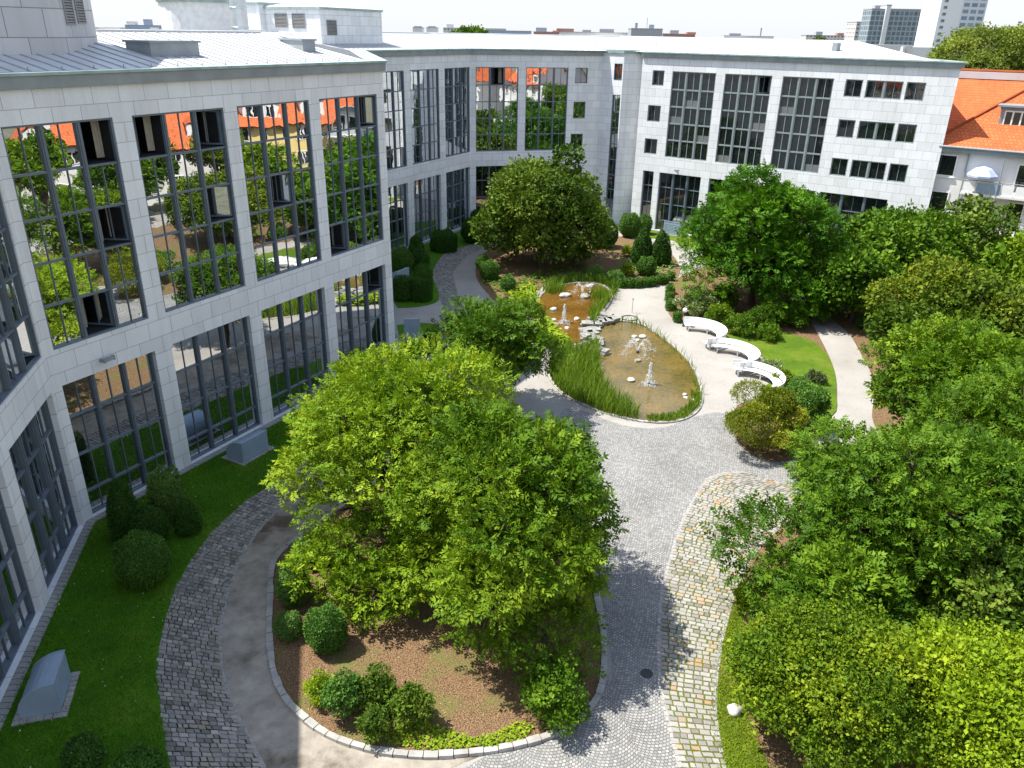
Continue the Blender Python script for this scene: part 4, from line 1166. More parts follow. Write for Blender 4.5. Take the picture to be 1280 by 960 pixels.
tree('broadleaf_tree', 'big saturated green tree beside the curved benches, in front of the sunlit wall', (17.9, 56.5), (17.7, 57, 4.8), (5.4, 4.8, 4.5), 26, 10500, 0.55, 'pinnate', 'leaf_deep', 15, trunk=0.24, lo=-0.75,
     extra=[((16.6, 56, 8.7), (1.7, 1.5, 1.1)), ((22.0, 55.5, 3.4), (2.6, 2.2, 1.7)), ((14.0, 54.5, 2.6), (1.8, 1.5, 1.2)), ((19.5, 52.6, 2.2), (2.0, 1.5, 1.0))])
# --- trees on the right
tree('maple_tree', 'dark maple between the big saturated tree and the balcony house, under the lower windows', (29.0, 57.5), (29.2, 57.5, 3.5), (4.8, 4.2, 3.4), 18, 6500, 0.6, 'broad', 'leaf_dark', 16, trunk=0.2, lo=-0.7, k=5)
tree('maple_tree', 'thin open tree with loose tips in front of the balconies', (35.2, 60.5), (35.2, 60.5, 3.9), (3.6, 3.0, 3.9), 17, 1500, 0.6, 'broad', 'leaf_olive', 17, trunk=0.14, frac=(0.6, 0.9), lr=(0.2, 0.34), k=5)
tree('maple_tree', 'yellow tinged broad tree beyond the shaded path', (26.6, 44.5), (26.8, 44.8, 3.5), (5.2, 4.0, 3.3), 18, 7000, 0.5, 'broad', 'leaf_moss', 18, trunk=0.18, lo=-0.6, k=5)
tree('broadleaf_tree', 'mid green tree at the right margin behind the yellow tinged one', (36.0, 51.5), (36.2, 51.5, 3.8), (4.4, 4, 3.6), 14, 4200, 0.6, 'broad', 'leaf_mid', 19, trunk=0.18, lo=-0.6, k=5)
tree('broadleaf_tree', 'green tree overhanging the right path, behind the dark one', (20.6, 33.0), (20.8, 33.4, 3.8), (4.1, 3.6, 3.2), 18, 7500, 0.46, 'pinnate', 'leaf_mid', 20, trunk=0.17, lo=-0.6)
tree('broadleaf_tree', 'large dark green tree leaning over the edge of the mossy setts', (13.9, 22.6), (13.9, 22.7, 4.1), (4.3, 3.8, 3.1), 22, 12500, 0.37, 'pinnate', 'leaf_dark', 21, trunk=0.2, lo=-0.6, lz=0.6,
     extra=[((8.9, 22.2, 2.6), (1.7, 1.5, 1.2)), ((11.2, 21.4, 4.0), (1.7, 1.5, 1.2))])
tree('broadleaf_tree', 'dark green tree at the right margin beside the large leaning one', (19.6, 25.6), (19.6, 25.6, 4.2), (4.0, 3.8, 3.4), 15, 6000, 0.42, 'pinnate', 'leaf_mid', 22, trunk=0.17, lo=-0.5)
tree('shrub_tree', 'yellow green bushy tree in the lower right corner, nearest the mossy setts', (9.5, 16.6), (9.5, 16.7, 1.9), (3.0, 2.4, 2.1), 28, 17000, 0.2, 'broad', 'leaf_yellow', 23, trunk=0.09, lo=-0.7, k=6)
tree('shrub_tree', 'bright green small-leaved tree in the bottom right corner', (13.1, 15.6), (13.2, 15.6, 2.1), (2.8, 2.5, 2.2), 26, 14500, 0.22, 'broad', 'lime', 24, trunk=0.1, lo=-0.6, k=6)
tree('shrub_tree', 'pale leafed tree below the dark ones at the right margin', (15.6, 18.8), (15.6, 18.9, 2.9), (2.7, 2.2, 2.3), 18, 7000, 0.3, 'broad', 'leaf_olive', 25, trunk=0.1, lo=-0.6, k=6)

tree('shrub_tree', 'low dark green filler tree between the large leaning tree and the yellow green one', (10.3, 19.8), (10.4, 19.9, 2.3), (2.6, 1.8, 1.9), 16, 6500, 0.36, 'pinnate', 'leaf_dark', 26, trunk=0.09, lo=-0.7)
tree('shrub_tree', 'dark leafy tree in the gap below the dark tree at the right margin', (14.2, 21.2), (14.2, 21.2, 2.4), (2.8, 1.8, 1.7), 14, 5200, 0.4, 'pinnate', 'leaf_dark', 27, trunk=0.09, lo=-0.6)

tree('maple_tree', 'low dark maple at the end of the right path, in front of the other maple', (23.8, 52.6), (23.9, 52.6, 2.9), (3.0, 2.6, 2.6), 15, 4200, 0.5, 'broad', 'leaf_dark', 28, trunk=0.13, lo=-0.7, k=5)
GT = 'tall trees along the street, mirrored in the glazing'
for i_, (x_, y_, r_, z_, m_, l_) in enumerate([(43.5, 31, 3.6, 5.6, 'leaf_mid', 'tall green street tree mirrored in the first bay'), (44.0, 41, 3.4, 5.2, 'leaf_olive', 'olive street tree mirrored in the second bay'),
        (43.6, 23, 3.8, 5.8, 'leaf_dark', 'dark street tree mirrored at the left edge'), (44.6, 50.0, 3.3, 5.6, 'leaf_moss', 'moss green street tree mirrored in the third bay'), (38.5, 38.5, 3.2, 4.6, 'leaf_dark', 'lower dark tree before the street trees, mirrored between the first bays')]):
    tree('street_tree', l_, (x_, y_), (x_, y_, z_), (r_, r_, r_ * .95), 15, 3600, 0.6, 'broad', m_, 90 + i_, GT, .18, 5)

# --- clipped and loose shrubs
def surface(profile, n, rng):
    pr = np.array(profile, float)
    seg = np.diff(pr, axis=0); L = np.hypot(seg[:, 0], seg[:, 1]); w = L * (pr[:-1, 0] + pr[1:, 0] + 0.02); w /= w.sum()
    i = rng.choice(len(L), n, p=w); u = rng.random(n)
    rr = pr[i, 0] + seg[i, 0] * u; zz = pr[i, 1] + seg[i, 1] * u
    ph = rng.uniform(0, 2 * math.pi, n)
    nr = seg[i, 1] / L[i]; nz = -seg[i, 0] / L[i]
    P = np.stack([rr * np.cos(ph), rr * np.sin(ph), zz], 1)
    N = np.stack([nr * np.cos(ph), nr * np.sin(ph), nz], 1)
    return P, N

def profile(kind, r, h):
    if kind == 'ball':
        return [(r * math.sin(t) ** 0.85, h / 2 - h / 2 * math.cos(t)) for t in np.linspace(0.25, math.pi, 12)]
    if kind == 'dome':
        return [(r * 0.8, 0.0), (r, h * .3), (r * .97, h * .5), (r * .82, h * .75), (r * .5, h * .93), (0.01, h)]
    if kind == 'cone':
        return [(r * .8, 0.0), (r, h * .18), (r * .96, h * .36), (r * .78, h * .62), (r * .48, h * .85), (r * .2, h * .96), (0.01, h)]
    if kind == 'cube':
        return [(r * .95, 0.0), (r, h * .2), (r, h * .8), (r * .9, h * .95), (r * .7, h), (0.01, h * 1.02)]

def shrub(kind, label, spec, mat='box_mid', name='clipped_shrub', cat='shrub', group=None, leaf=0.075, dens=1.0, loose=0.03, seed=None, z=0.045):
    x, y, r, h = spec
    if kind in ('ball',) and h < 1.2 * r: kind = 'dome'
    rng = np.random.default_rng(int(abs(x * 131 + y * 977)) if seed is None else seed)
    pf = profile(kind, r, h)
    dist = math.hypot(math.hypot(x, y), 18.5)
    lf = max(leaf, dist * 0.0016)
    n = int(dens * 2.6 * (2 * math.pi * r * h + math.pi * r * r) / (lf * lf * 0.4))
    P, N = surface(pf, n, rng)
    w = 1 + 0.06 * np.sin(P[:, 0] * 7 / max(r, .5) + x) * np.cos(P[:, 2] * 5 / max(h, .6) + y) + 0.05 * np.sin(P[:, 1] * 5 / max(r, .5) + 2 * y)          # uneven clipping
    P = P * np.array([1, 1, 1]) * w[:, None] + N * rng.normal(0, loose, n)[:, None]
    P[:, 2] = np.maximum(P[:, 2], 0.02)
    A = unit(N * 0.5 + rng.normal(0, 0.7, (n, 3)) + np.array([0, 0, 0.25]))
    NN = unit(N + rng.normal(0, 0.45, (n, 3))); p = unit(np.cross(NN, A))
    l = lf * rng.uniform(0.7, 1.3, n)
    Q = quads(P, A, p, l, l * 0.62)
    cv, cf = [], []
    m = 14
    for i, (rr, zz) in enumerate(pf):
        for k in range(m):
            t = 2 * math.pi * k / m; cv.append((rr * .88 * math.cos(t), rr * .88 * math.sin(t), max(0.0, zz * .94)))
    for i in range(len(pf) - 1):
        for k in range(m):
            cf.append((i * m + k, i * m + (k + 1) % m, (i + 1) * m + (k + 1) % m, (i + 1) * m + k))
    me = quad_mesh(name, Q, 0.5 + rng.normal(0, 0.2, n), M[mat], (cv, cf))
    o = link(name, me); o.location = (x, y, z)
    return tag(o, label, cat, group)

SH = [
 # left lawn by the glass
 ('cone', 'tall dark conical yew against the ground floor glass on the left lawn', (-15.0, 25.73, 0.59, 2.5), 'box_dark', 0.07),
 ('dome', 'squat pointed yew just behind the big clipped ball on the left lawn', (-14.02, 25.42, 0.65, 1.47), 'box_dark', 0.07),
 ('ball', 'big round clipped ball nearest the viewer in the group on the left lawn', (-13.15, 23.02, 0.92, 1.92), 'box_mid', 0.07),
 ('cube', 'upright leafy pale shrub beside the building on the left lawn', (-13.97, 27.15, 0.59, 1.99), 'box_pale', 0.08),
 ('cone', 'small dark egg-shaped yew, rightmost of the group on the left lawn', (-12.81, 26.14, 0.48, 1.45), 'box_dark', 0.07),
 ('ball', 'dark clipped ball at the bottom edge of the lawn below the near metal hood', (-11.36, 15.1, 0.45, 0.99), 'box_dark', 0.07),
 ('ball', 'wide paler shrub cut by the bottom edge beside the grey sett path', (-9.88, 14.81, 0.66, 0.66), 'box_mid', 0.07),
 # far lawn
 ('ball', 'large clipped ball on the far lawn right at the corner of the near wing', (-9.22, 62.57, 0.88, 2.19), 'box_mid', 0.07),
 ('cone', 'dark pointed yew on the far lawn against the second bay', (-8.43, 65.86, 0.75, 2.52), 'box_dark', 0.07),
 ('ball', 'dark ball in front of the pointed yew on the far lawn', (-7.92, 64.31, 0.74, 1.69), 'box_dark', 0.07),
 ('cube', 'wide flat-topped clipped shrub on the far lawn below the third bay', (-6.47, 70.86, 1.14, 1.64), 'box_dark', 0.07),
 ('ball', 'large dark ball at the far end of the lawn under the corner pier', (-4.01, 74.1, 1.03, 2.3), 'box_dark', 0.07),
 ('ball', 'dark ball deepest in the corner of the far lawn', (-3.73, 81.28, 0.91, 1.48), 'box_dark', 0.07),
 ('ball', 'mid green ball behind another at the front of the far lawn', (-7.19, 60.13, 0.7, 1.53), 'box_mid', 0.07),
 ('cube', 'squarish dark shrub in front of the small metal hood on the far lawn', (-8.25, 56.29, 0.69, 1.63), 'box_dark', 0.07),
 ('cube', 'dark round-topped shrub nearest the bend of the grey sett path', (-6.88, 56.29, 0.75, 1.69), 'box_dark', 0.07),
 ('cone', 'small dark cone beside the metal hood below the cross path', (-5.29, 45.73, 0.45, 1.46), 'box_dark', 0.07),
 # middle bed
 ('ball', 'pale clipped ball on the left edge of the middle bed, partly under the light tree', (-7.5, 22.0, 0.56, 1.53), 'box_pale', 0.06),
 ('ball', 'pale ball at the upper left corner of the middle bed, under the branch tips', (-7.53, 24.32, 0.63, 0.98), 'box_pale', 0.06),
 ('ball', 'smallest pale ball at the kerb, left of the dark ball in the middle bed', (-7.22, 20.32, 0.42, 0.89), 'box_pale', 0.06),
 ('ball', 'dark clipped ball with a crisp round shadow in the middle bed', (-5.84, 19.81, 0.62, 1.58), 'box_mid', 0.06),
 ('dome', 'bright lime low shrub, leftmost of the loose row in the middle bed', (-5.58, 17.62, 0.43, 1.04), 'lime', 0.07),
 ('bush', 'second shrub of the loose row in the middle bed, mid green and rounded', (-4.7, 17.12, 0.63, 1.53), 'box_mid', 0.08),
 ('ball', 'tall shrub in the centre of the loose row in the middle bed', (-3.86, 17.29, 0.59, 1.61), 'leaf_olive', 0.09),
 ('ball', 'small shrub standing out in front of the loose row in the middle bed', (-3.75, 16.25, 0.43, 1.13), 'leaf_olive', 0.08),
 ('ball', 'open shrub at the right end of the loose row in the middle bed', (-2.86, 16.77, 0.64, 1.47), 'leaf_olive', 0.09),
 ('dome', 'low dark shrub under the light tree in the middle bed', (-6.11, 23.86, 0.65, 0.92), 'leaf_mid', 0.08),
 ('ball', 'dark round shrub in the shade between the two big trees', (-2.88, 24.2, 0.69, 1.29), 'box_dark', 0.08),
 ('dome', 'bushy dark shrub at the right kerb of the middle bed under the dense tree', (1.33, 17.06, 0.97, 1.95), 'leaf_dark', 0.12),
 # bed with the cones
 ('ball', 'clipped ball at the shadow edge under the dark bushy tree', (-1.99, 61.8, 0.75, 1.56), 'box_mid', 0.07),
 ('ball', 'small ball half in the sun left of the dark bushy tree', (-2.71, 65.15, 0.51, 1.02), 'box_mid', 0.07),
 ('ball', 'pale ball on bare mulch in front of the dark bushy tree', (-0.46, 58.85, 0.56, 1.25), 'box_pale', 0.07),
 ('cone', 'left of the two tall egg-shaped yews in the far bed', (11.2, 67.76, 0.91, 3.0), 'box_dark', 0.07),
 ('cone', 'right of the two tall egg-shaped yews in the far bed', (12.81, 67.34, 0.8, 2.99), 'box_dark', 0.07),
 ('ball', 'round clipped ball in front of the two egg-shaped yews', (11.06, 64.04, 0.74, 1.47), 'box_mid', 0.07),
 ('dome', 'small golden shrub left of the two egg-shaped yews', (10.2, 69.85, 0.54, 1.16), 'lime', 0.08),
 ('ball', 'dark round bush at the right side of the dark bushy tree', (8.54, 73.22, 1.05, 2.43), 'box_dark', 0.08),
 ('ball', 'full round bush at the foot of the stair tower', (11.45, 77.58, 1.07, 2.23), 'box_mid', 0.08),
 ('ball', 'smaller bush between the stair tower bush and the sunlit wall', (13.11, 79.02, 0.65, 1.8), 'box_mid', 0.08),
 ('dome', 'leafy pale perennial at the front of the far bed left of the low hedge', (8.16, 61.85, 0.78, 0.98), 'box_pale', 0.1),
 ('dome', 'yellowish perennial behind the low hedge in the far bed', (9.44, 63.78, 0.5, 1.15), 'lime', 0.1),
 ('dome', 'low green perennial at the pond side of the far bed', (6.71, 63.09, 0.66, 0.89), 'box_pale', 0.1),
 # right of the path
 ('dome', 'broad bush with pale flower heads behind the first curved bench', (13.06, 54.25, 1.56, 1.81), 'flower', 0.09),
 ('dome', 'bright leafy bush beside the flowering one, under the big saturated tree', (14.42, 52.1, 0.95, 1.52), 'leaf_mid', 0.1),
 ('dome', 'wide yellow green yew cushion below the third curved bench', (12.13, 33.79, 2.08, 3.39), 'leaf_yew', 0.08),
 ('bush', 'mid green mound right behind the yellow green yew cushion', (15.16, 36.1, 1.22, 2.73), 'box_mid', 0.08),
 ('dome', 'grey purple low shrub on the lawn beyond the benches', (17.8, 42.26, 0.61, 0.65), 'leaf_grey', 0.08),
 ('bush', 'rounded green shrub between the lawn and the yew cushion', (16.07, 40.21, 0.76, 1.09), 'box_mid', 0.08),
 ('ball', 'pale clipped ball at the far edge of the right path', (24.18, 48.96, 0.58, 1.4), 'box_mid', 0.07),
 ('dome', 'larger pale shrub at the right path, below the pale ball', (23.98, 45.62, 0.95, 1.44), 'box_mid', 0.07),
 ('ball', 'dark ball in deep shade where the right path ends', (24.33, 51.63, 0.42, 1.07), 'box_dark', 0.07),
 ('dome', 'white flowered cushion between the third bench and the lawn', (15.4, 43.4, 0.81, 0.81), 'flower', 0.09),
 ('dome', 'yellow flowered cushion at the back of the third bench', (15.85, 42.04, 0.61, 0.76), 'leaf_yellow', 0.08),
 ('dome', 'bright lime shrub at the edge of the mossy setts below the large dark tree', (8.41, 22.38, 0.37, 0.91), 'lime', 0.07),
 ('dome', 'pale ground shrub in the grass right of the white boulder', (8.16, 19.92, 0.44, 1.14), 'leaf_yellow', 0.07),
 ('dome', 'bright mat of leaves left of the upper pond', (0.58, 53.34, 1.26, 1.32), 'lime', 0.12),
]
for kd, lb, sp, mt, lf in SH:
    if mt.startswith('leaf') or mt in ('lime', 'flower') or kd == 'bush':
        bush(lb, sp, mt, lf); continue
    shrub(kd, lb, sp, mt, 'clipped_shrub' if kd in ('ball', 'cone', 'cube') else 'low_shrub', leaf=lf, loose=0.03 if mt.startswith('box') else 0.07)
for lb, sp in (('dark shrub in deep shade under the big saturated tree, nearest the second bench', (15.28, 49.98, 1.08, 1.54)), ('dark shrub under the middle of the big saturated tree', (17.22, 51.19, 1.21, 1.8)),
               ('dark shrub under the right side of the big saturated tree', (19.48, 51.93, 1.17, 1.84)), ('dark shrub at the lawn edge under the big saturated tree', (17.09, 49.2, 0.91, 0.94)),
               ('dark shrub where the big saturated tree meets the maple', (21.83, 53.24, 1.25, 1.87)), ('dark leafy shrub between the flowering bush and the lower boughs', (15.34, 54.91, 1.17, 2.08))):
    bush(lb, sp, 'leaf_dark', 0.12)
HB = [(8.59, 60.44, 0.29, 0.64), (9.23, 60.48, 0.29, 0.64), (9.81, 60.52, 0.29, 0.64), (10.49, 60.78, 0.29, 0.65), (11.1, 61.04, 0.29, 0.65), (11.76, 61.52, 0.29, 0.65), (12.32, 61.78, 0.29, 0.66), (12.93, 62.6, 0.26, 0.6)]
for i, sp in enumerate(HB):
    shrub('cube', ['leftmost block of the low clipped row', 'second block from the left of the low clipped row', 'third block from the left of the low clipped row', 'fourth block from the left of the low clipped row',
          'fourth block from the right of the low clipped row', 'third block from the right of the low clipped row', 'second block from the right of the low clipped row', 'rightmost block of the low clipped row'][i] + ' edging the far bed',
          sp, 'box_mid', 'clipped_shrub', group='low clipped blocks edging the far bed')
for i, sp in enumerate([(12.22, 59.0, 0.31, 0.62), (11.84, 57.18, 0.3, 0.61), (11.57, 55.0, 0.35, 0.77), (11.57, 52.46, 0.28, 0.69)]):
    shrub('cube', ['farthest small box block beside the flowering bush', 'second small box block beside the flowering bush', 'third and fullest small box block beside the flowering bush', 'small box block next to the globe lamp'][i],
          sp, 'box_mid', 'clipped_shrub', group='small box blocks along the right of the path')

# --- reeds, lilies, grass: stuff nobody could count
def blades(name, P, h, w, lean, mat, label, cat, rng, kind='stuff', z=0.04):
    n = len(P)
    ph = rng.uniform(0, 2 * math.pi, n); ln = rng.normal(lean, 0.12, n)
    d = unit(np.stack([np.cos(ph) * ln, np.sin(ph) * ln, np.ones(n)], 1))
    s = np.stack([-np.sin(ph), np.cos(ph), np.zeros(n)], 1)
    ph2 = rng.uniform(0, 2 * math.pi, n); s = np.stack([np.cos(ph2), np.sin(ph2), np.zeros(n)], 1)
    hh = h * rng.uniform(0.6, 1.2, n)
    B = np.stack([P[:, 0], P[:, 1], np.full(n, z)], 1)
    T = B + d * hh[:, None]; Mi = B + d * (hh * 0.5)[:, None] - np.array([0, 0, 0.0])
    T = T + np.stack([np.cos(ph), np.sin(ph), -np.ones(n) * .3], 1) * (hh * 0.15)[:, None]
    W = s * (w * rng.uniform(.7, 1.3, n))[:, None] * 0.5
    Q1 = np.stack([B - W, B + W, Mi + W * .8, Mi - W * .8], 1); Q2 = np.stack([Mi - W * .8, Mi + W * .8, T + W * .12, T - W * .12], 1)
    t = 0.5 + rng.normal(0, 0.2, n)
    o = link(name, quad_mesh(name, np.concatenate([Q1, Q2]), np.concatenate([t, t]), M[mat]))
    return tag(o, label, cat, None, kind)

def scatter(poly, n, rng, hole=None):
    a = np.array(poly); lo, hi = a.min(0), a.max(0)
    out = []
    tot = 0
    while tot < n:
        P = rng.uniform(lo, hi, (n * 2, 2)); P = P[in_poly(P, poly)]
        if hole is not None: P = P[~in_poly(P, hole)]
        out.append(P); tot += len(P)
    return np.concatenate(out)[:n]
rg = np.random.default_rng(5)
reed_poly = smoothed([(2.33, 44.32), (3.0, 46.05), (4.56, 46.68), (5.56, 47.57), (5.19, 43.58), (5.3, 40.8), (5.95, 38.92), (6.49, 38.04), (6.78, 37.0), (5.93, 36.97), (4.34, 38.05), (2.92, 39.82), (2.24, 42.01)], 4)
blades('reed_bed', scatter(reed_poly, 3600, rg), 1.0, 0.045, 0.2, 'reed', 'tall green reeds along the left of the lower pond', 'reeds', rg)
fringe = smoothed(pond_lo, 10)
def along(poly, i0, i1, n, rng, w):
    q = np.array(poly); m = len(q); a, b = int(i0 * m), int(i1 * m)
    c = np.mean(q, 0)
    k = rng.integers(a, b, n) % m; u = rng.random((n, 1))
    P = q[k] * (1 - u) + q[(k + 1) % m] * u
    return P + (c - P) / np.linalg.norm(c - P, axis=1, keepdims=True) * rng.random((n, 1)) * w
blades('pond_grass', along(fringe, 0.36, 0.52, 1300, rg, 0.8), 0.24, 0.04, 0.3, 'reed', 'bright grass at the right tip of the lower pond', 'pond grass', rg)
blades('pond_grass', along(fringe, 0.05, 0.36, 170, rg, 0.45), 0.7, 0.04, 0.3, 'reed', 'sparse tufts along the path side of the lower pond', 'pond grass', rg)
fr2 = smoothed(pond_up, 10)
up_reeds = np.concatenate([along(fr2, 0.44, 0.62, 500, rg, 0.8), rg.normal(0, .45, (260, 2)) + np.array((3.0, 59.13)), rg.normal(0, .5, (260, 2)) + np.array((6.75, 57.73))])
blades('pond_grass', up_reeds, 0.9, 0.05, 0.25, 'reed', 'grass tufts round the upper pond', 'pond grass', rg)
blades('rush_bed', along(fr2, 0.14, 0.42, 700, rg, -0.9), 0.8, 0.05, 0.3, 'leaf_dark', 'dark rushes behind the upper pond under the tree', 'rushes', rg)
def mat_leaves(name, P, size, zlo, zhi, mat, label, cat, rng):
    n = len(P)
    C = np.stack([P[:, 0], P[:, 1], rng.uniform(zlo, zhi, n)], 1)
    ph = rng.uniform(0, 2 * math.pi, n)
    d = unit(np.stack([np.cos(ph), np.sin(ph), rng.normal(.1, .25, n)], 1))
    N = unit(np.array([0, 0, 1.]) + rng.normal(0, .3, (n, 3))); p = unit(np.cross(N, d))
    l = size * rng.uniform(.7, 1.3, n)
    o = link(name, quad_mesh(name, quads(C, d, p, l, l * .85), 0.55 + rng.normal(0, .2, n), M[mat]))
    return tag(o, label, cat, None, 'stuff')
lily = smoothed([(1.69, 51.0), (2.37, 51.69), (3.06, 49.5), (3.69, 47.47), (3.02, 46.6), (2.21, 46.83), (1.74, 48.53)], 4)
mat_leaves('hosta_bed', scatter(lily, 1500, rg), 0.24, 0.1, 0.5, 'lime', 'bright leafy ground cover at the left of the upper pond', 'ground cover', rg)
mulch_plants = smoothed([(-3.46, 16.24), (-2.62, 16.83), (-1.66, 16.57), (-0.72, 16.31), (0.42, 16.9), (0.77, 16.62), (0.19, 16.13), (-0.93, 15.95), (-2.28, 15.86)], 4)
mat_leaves('ground_cover', scatter(mulch_plants, 1100, rg), 0.085, 0.07, 0.17, 'lime', 'small bright plants scattered at the front of the middle bed', 'ground cover', rg)
far_cov = smoothed([(8.67, 64.9), (10.56, 63.83), (12.94, 63.99), (14.07, 66.51), (13.8, 71.07), (10.67, 69.72)], 4)
mat_leaves('ground_cover', scatter(far_cov, 900, rg), 0.2, 0.06, 0.3, 'box_pale', 'mixed low perennials between the hedge and the yews', 'ground cover', rg)
mat_leaves('ground_cover', scatter(smoothed([(-0.13, 58.73), (1.63, 59.89), (1.78, 54.96), (2.16, 52.01), (1.49, 51.97), (-0.1, 54.85)], 4), 1100, rg), 0.22, 0.06, 0.4, 'lime', 'lime green ground cover sloping to the upper pond', 'ground cover', rg)
mat_leaves('ground_cover', scatter(smoothed([(-2.93, 65.35), (-2.57, 61.81), (-1.69, 58.63), (-0.12, 57.32), (1.44, 59.45), (3.8, 62.68), (6.16, 63.3), (5.42, 67.2), (-0.16, 61.97)], 4), 900, rg), 0.22, 0.06, 0.3, 'leaf_dark', 'dark low plants in the shade of the bushy tree', 'ground cover', rg)
mat_leaves('wood_chips', scatter(bed_main, 7000, rg), 0.05, 0.065, 0.085, 'chips', 'brown bark chips covering the middle bed', 'bark chips', rg)
gp = scatter(lawn_near, 64000, rg) + rg.normal(0, .07, (64000, 2))
blades('grass', gp[in_poly(gp, [(-25, 10), (0, 10), (0, 40), (-25, 40)])], 0.075, 0.022, 0.35, 'grass', 'short grass of the shaded left lawn', 'grass', rg, z=0.035)
blades('grass', scatter(lawn_edge, 6500, rg) + rg.normal(0, .12, (6500, 2)), 0.10, 0.022, 0.4, 'lime', 'sunny grass verge beside the mossy setts', 'grass', rg, z=0.07)
dz = scatter(lawn_near, 700, rg)
mat_leaves('daisies', dz[in_poly(dz, [(-25, 10), (-4, 10), (-4, 38), (-25, 38)])], 0.05, 0.09, 0.12, 'flower', 'tiny pale daisies in the shaded left lawn', 'daisies', rg)

# ================================================================== THINGS IN THE YARD
# --- curved benches
def bench_mesh_set(root, r_out, a0, a1):
    seg = 22
    A = [a0 + (a1 - a0) * i / seg for i in range(seg + 1)]
    def ring(r0, r1, z0, z1, mb, i0=0, i1=None):
        AA = A[i0:i1]
        for a, b in zip(AA, AA[1:]):
            p = lambda r, t, z: (r * math.cos(t), r * math.sin(t), z)
            q = [p(r0, a, z0), p(r1, a, z0), p(r1, b, z0), p(r0, b, z0)]; u = [p(r0, a, z1), p(r1, a, z1), p(r1, b, z1), p(r0, b, z1)]
            mb.face(u); mb.face(q[::-1])
            for i in range(4): mb.face([q[i], q[(i + 1) % 4], u[(i + 1) % 4], u[i]])
    st = MB()
    for k in range(5): ring(r_out - 0.62 + k * 0.105, r_out - 0.62 + k * 0.105 + 0.095, 0.41, 0.455, st)
    st.build('seat', M['white'], root)
    bk = MB()
    n3 = [(0, 8), (7, 16), (15, 23)]
    for k, (i, j) in enumerate(n3):
        for z in (0.49, 0.675):
            ring(r_out - 0.06 + (z - .5) * .25, r_out - 0.02 + (z - .5) * .25, z, z + 0.18, bk, i, j)
    bk.build('backrest', M['white'], root)
    for i in (1, 7, 14, 21):
        t = A[i]; d = Vector((math.cos(t), math.sin(t), 0)); s = Vector((-math.sin(t), math.cos(t), 0)) * 0.04
        lg = MB()
        for r0, r1, z0, z1 in ((r_out - .56, r_out - .5, 0, .41), (r_out - .14, r_out - .08, 0, .41), (r_out - .56, r_out - .08, .35, .405)):
            lg.box(d * r0 - s + Vector((0, 0, z0)), d * (r1 - r0), s * 2, Vector((0, 0, z1 - z0)))
        lg.tube([d * (r_out - .03) + Vector((0, 0, .36)), d * (r_out + .04) + Vector((0, 0, .84))], .022, 6)
        lg.build('leg', M['steel'], root)
bl = ['farthest of the three curved white benches, next to the globe lamp', 'middle one of the three curved white benches beside the lower pond', 'nearest of the three curved white benches, against the yew cushion']
ctr = [(12.0, 49.05), (13.05, 45.1), (13.45, 41.4)]
b0 = empty('curved_bench', (*ctr[0], 0.0), bl[0], 'bench', 'curved white benches beside the lower pond')
bench_mesh_set(b0, 2.12, R(98), R(-78))
for c, l in zip(ctr[1:], bl[1:]):
    b = copy_tree(b0); b.location = (*c, 0.0); b['label'] = l

# --- globe lamp
lamp = empty('bollard_lamp', (*(11.84, 51.56), 0.04), 'low dark bollard lamp with a white globe beside the first bench', 'lamp')
mb = MB(); mb.lathe((0, 0, 0), [(.09, 0), (.09, .05), (.055, .07), (.055, .95), (.08, .97), (.08, 1.0)], 14); mb.build('post', M['black_iron'], lamp)
mb = MB(); mb.lathe((0, 0, 1.0), [(.06, 0)] + [(.16 * math.sin(t), .15 - .16 * math.cos(t)) for t in np.linspace(.4, 3.1, 10)], 16); mb.build('globe', M['white'], lamp)

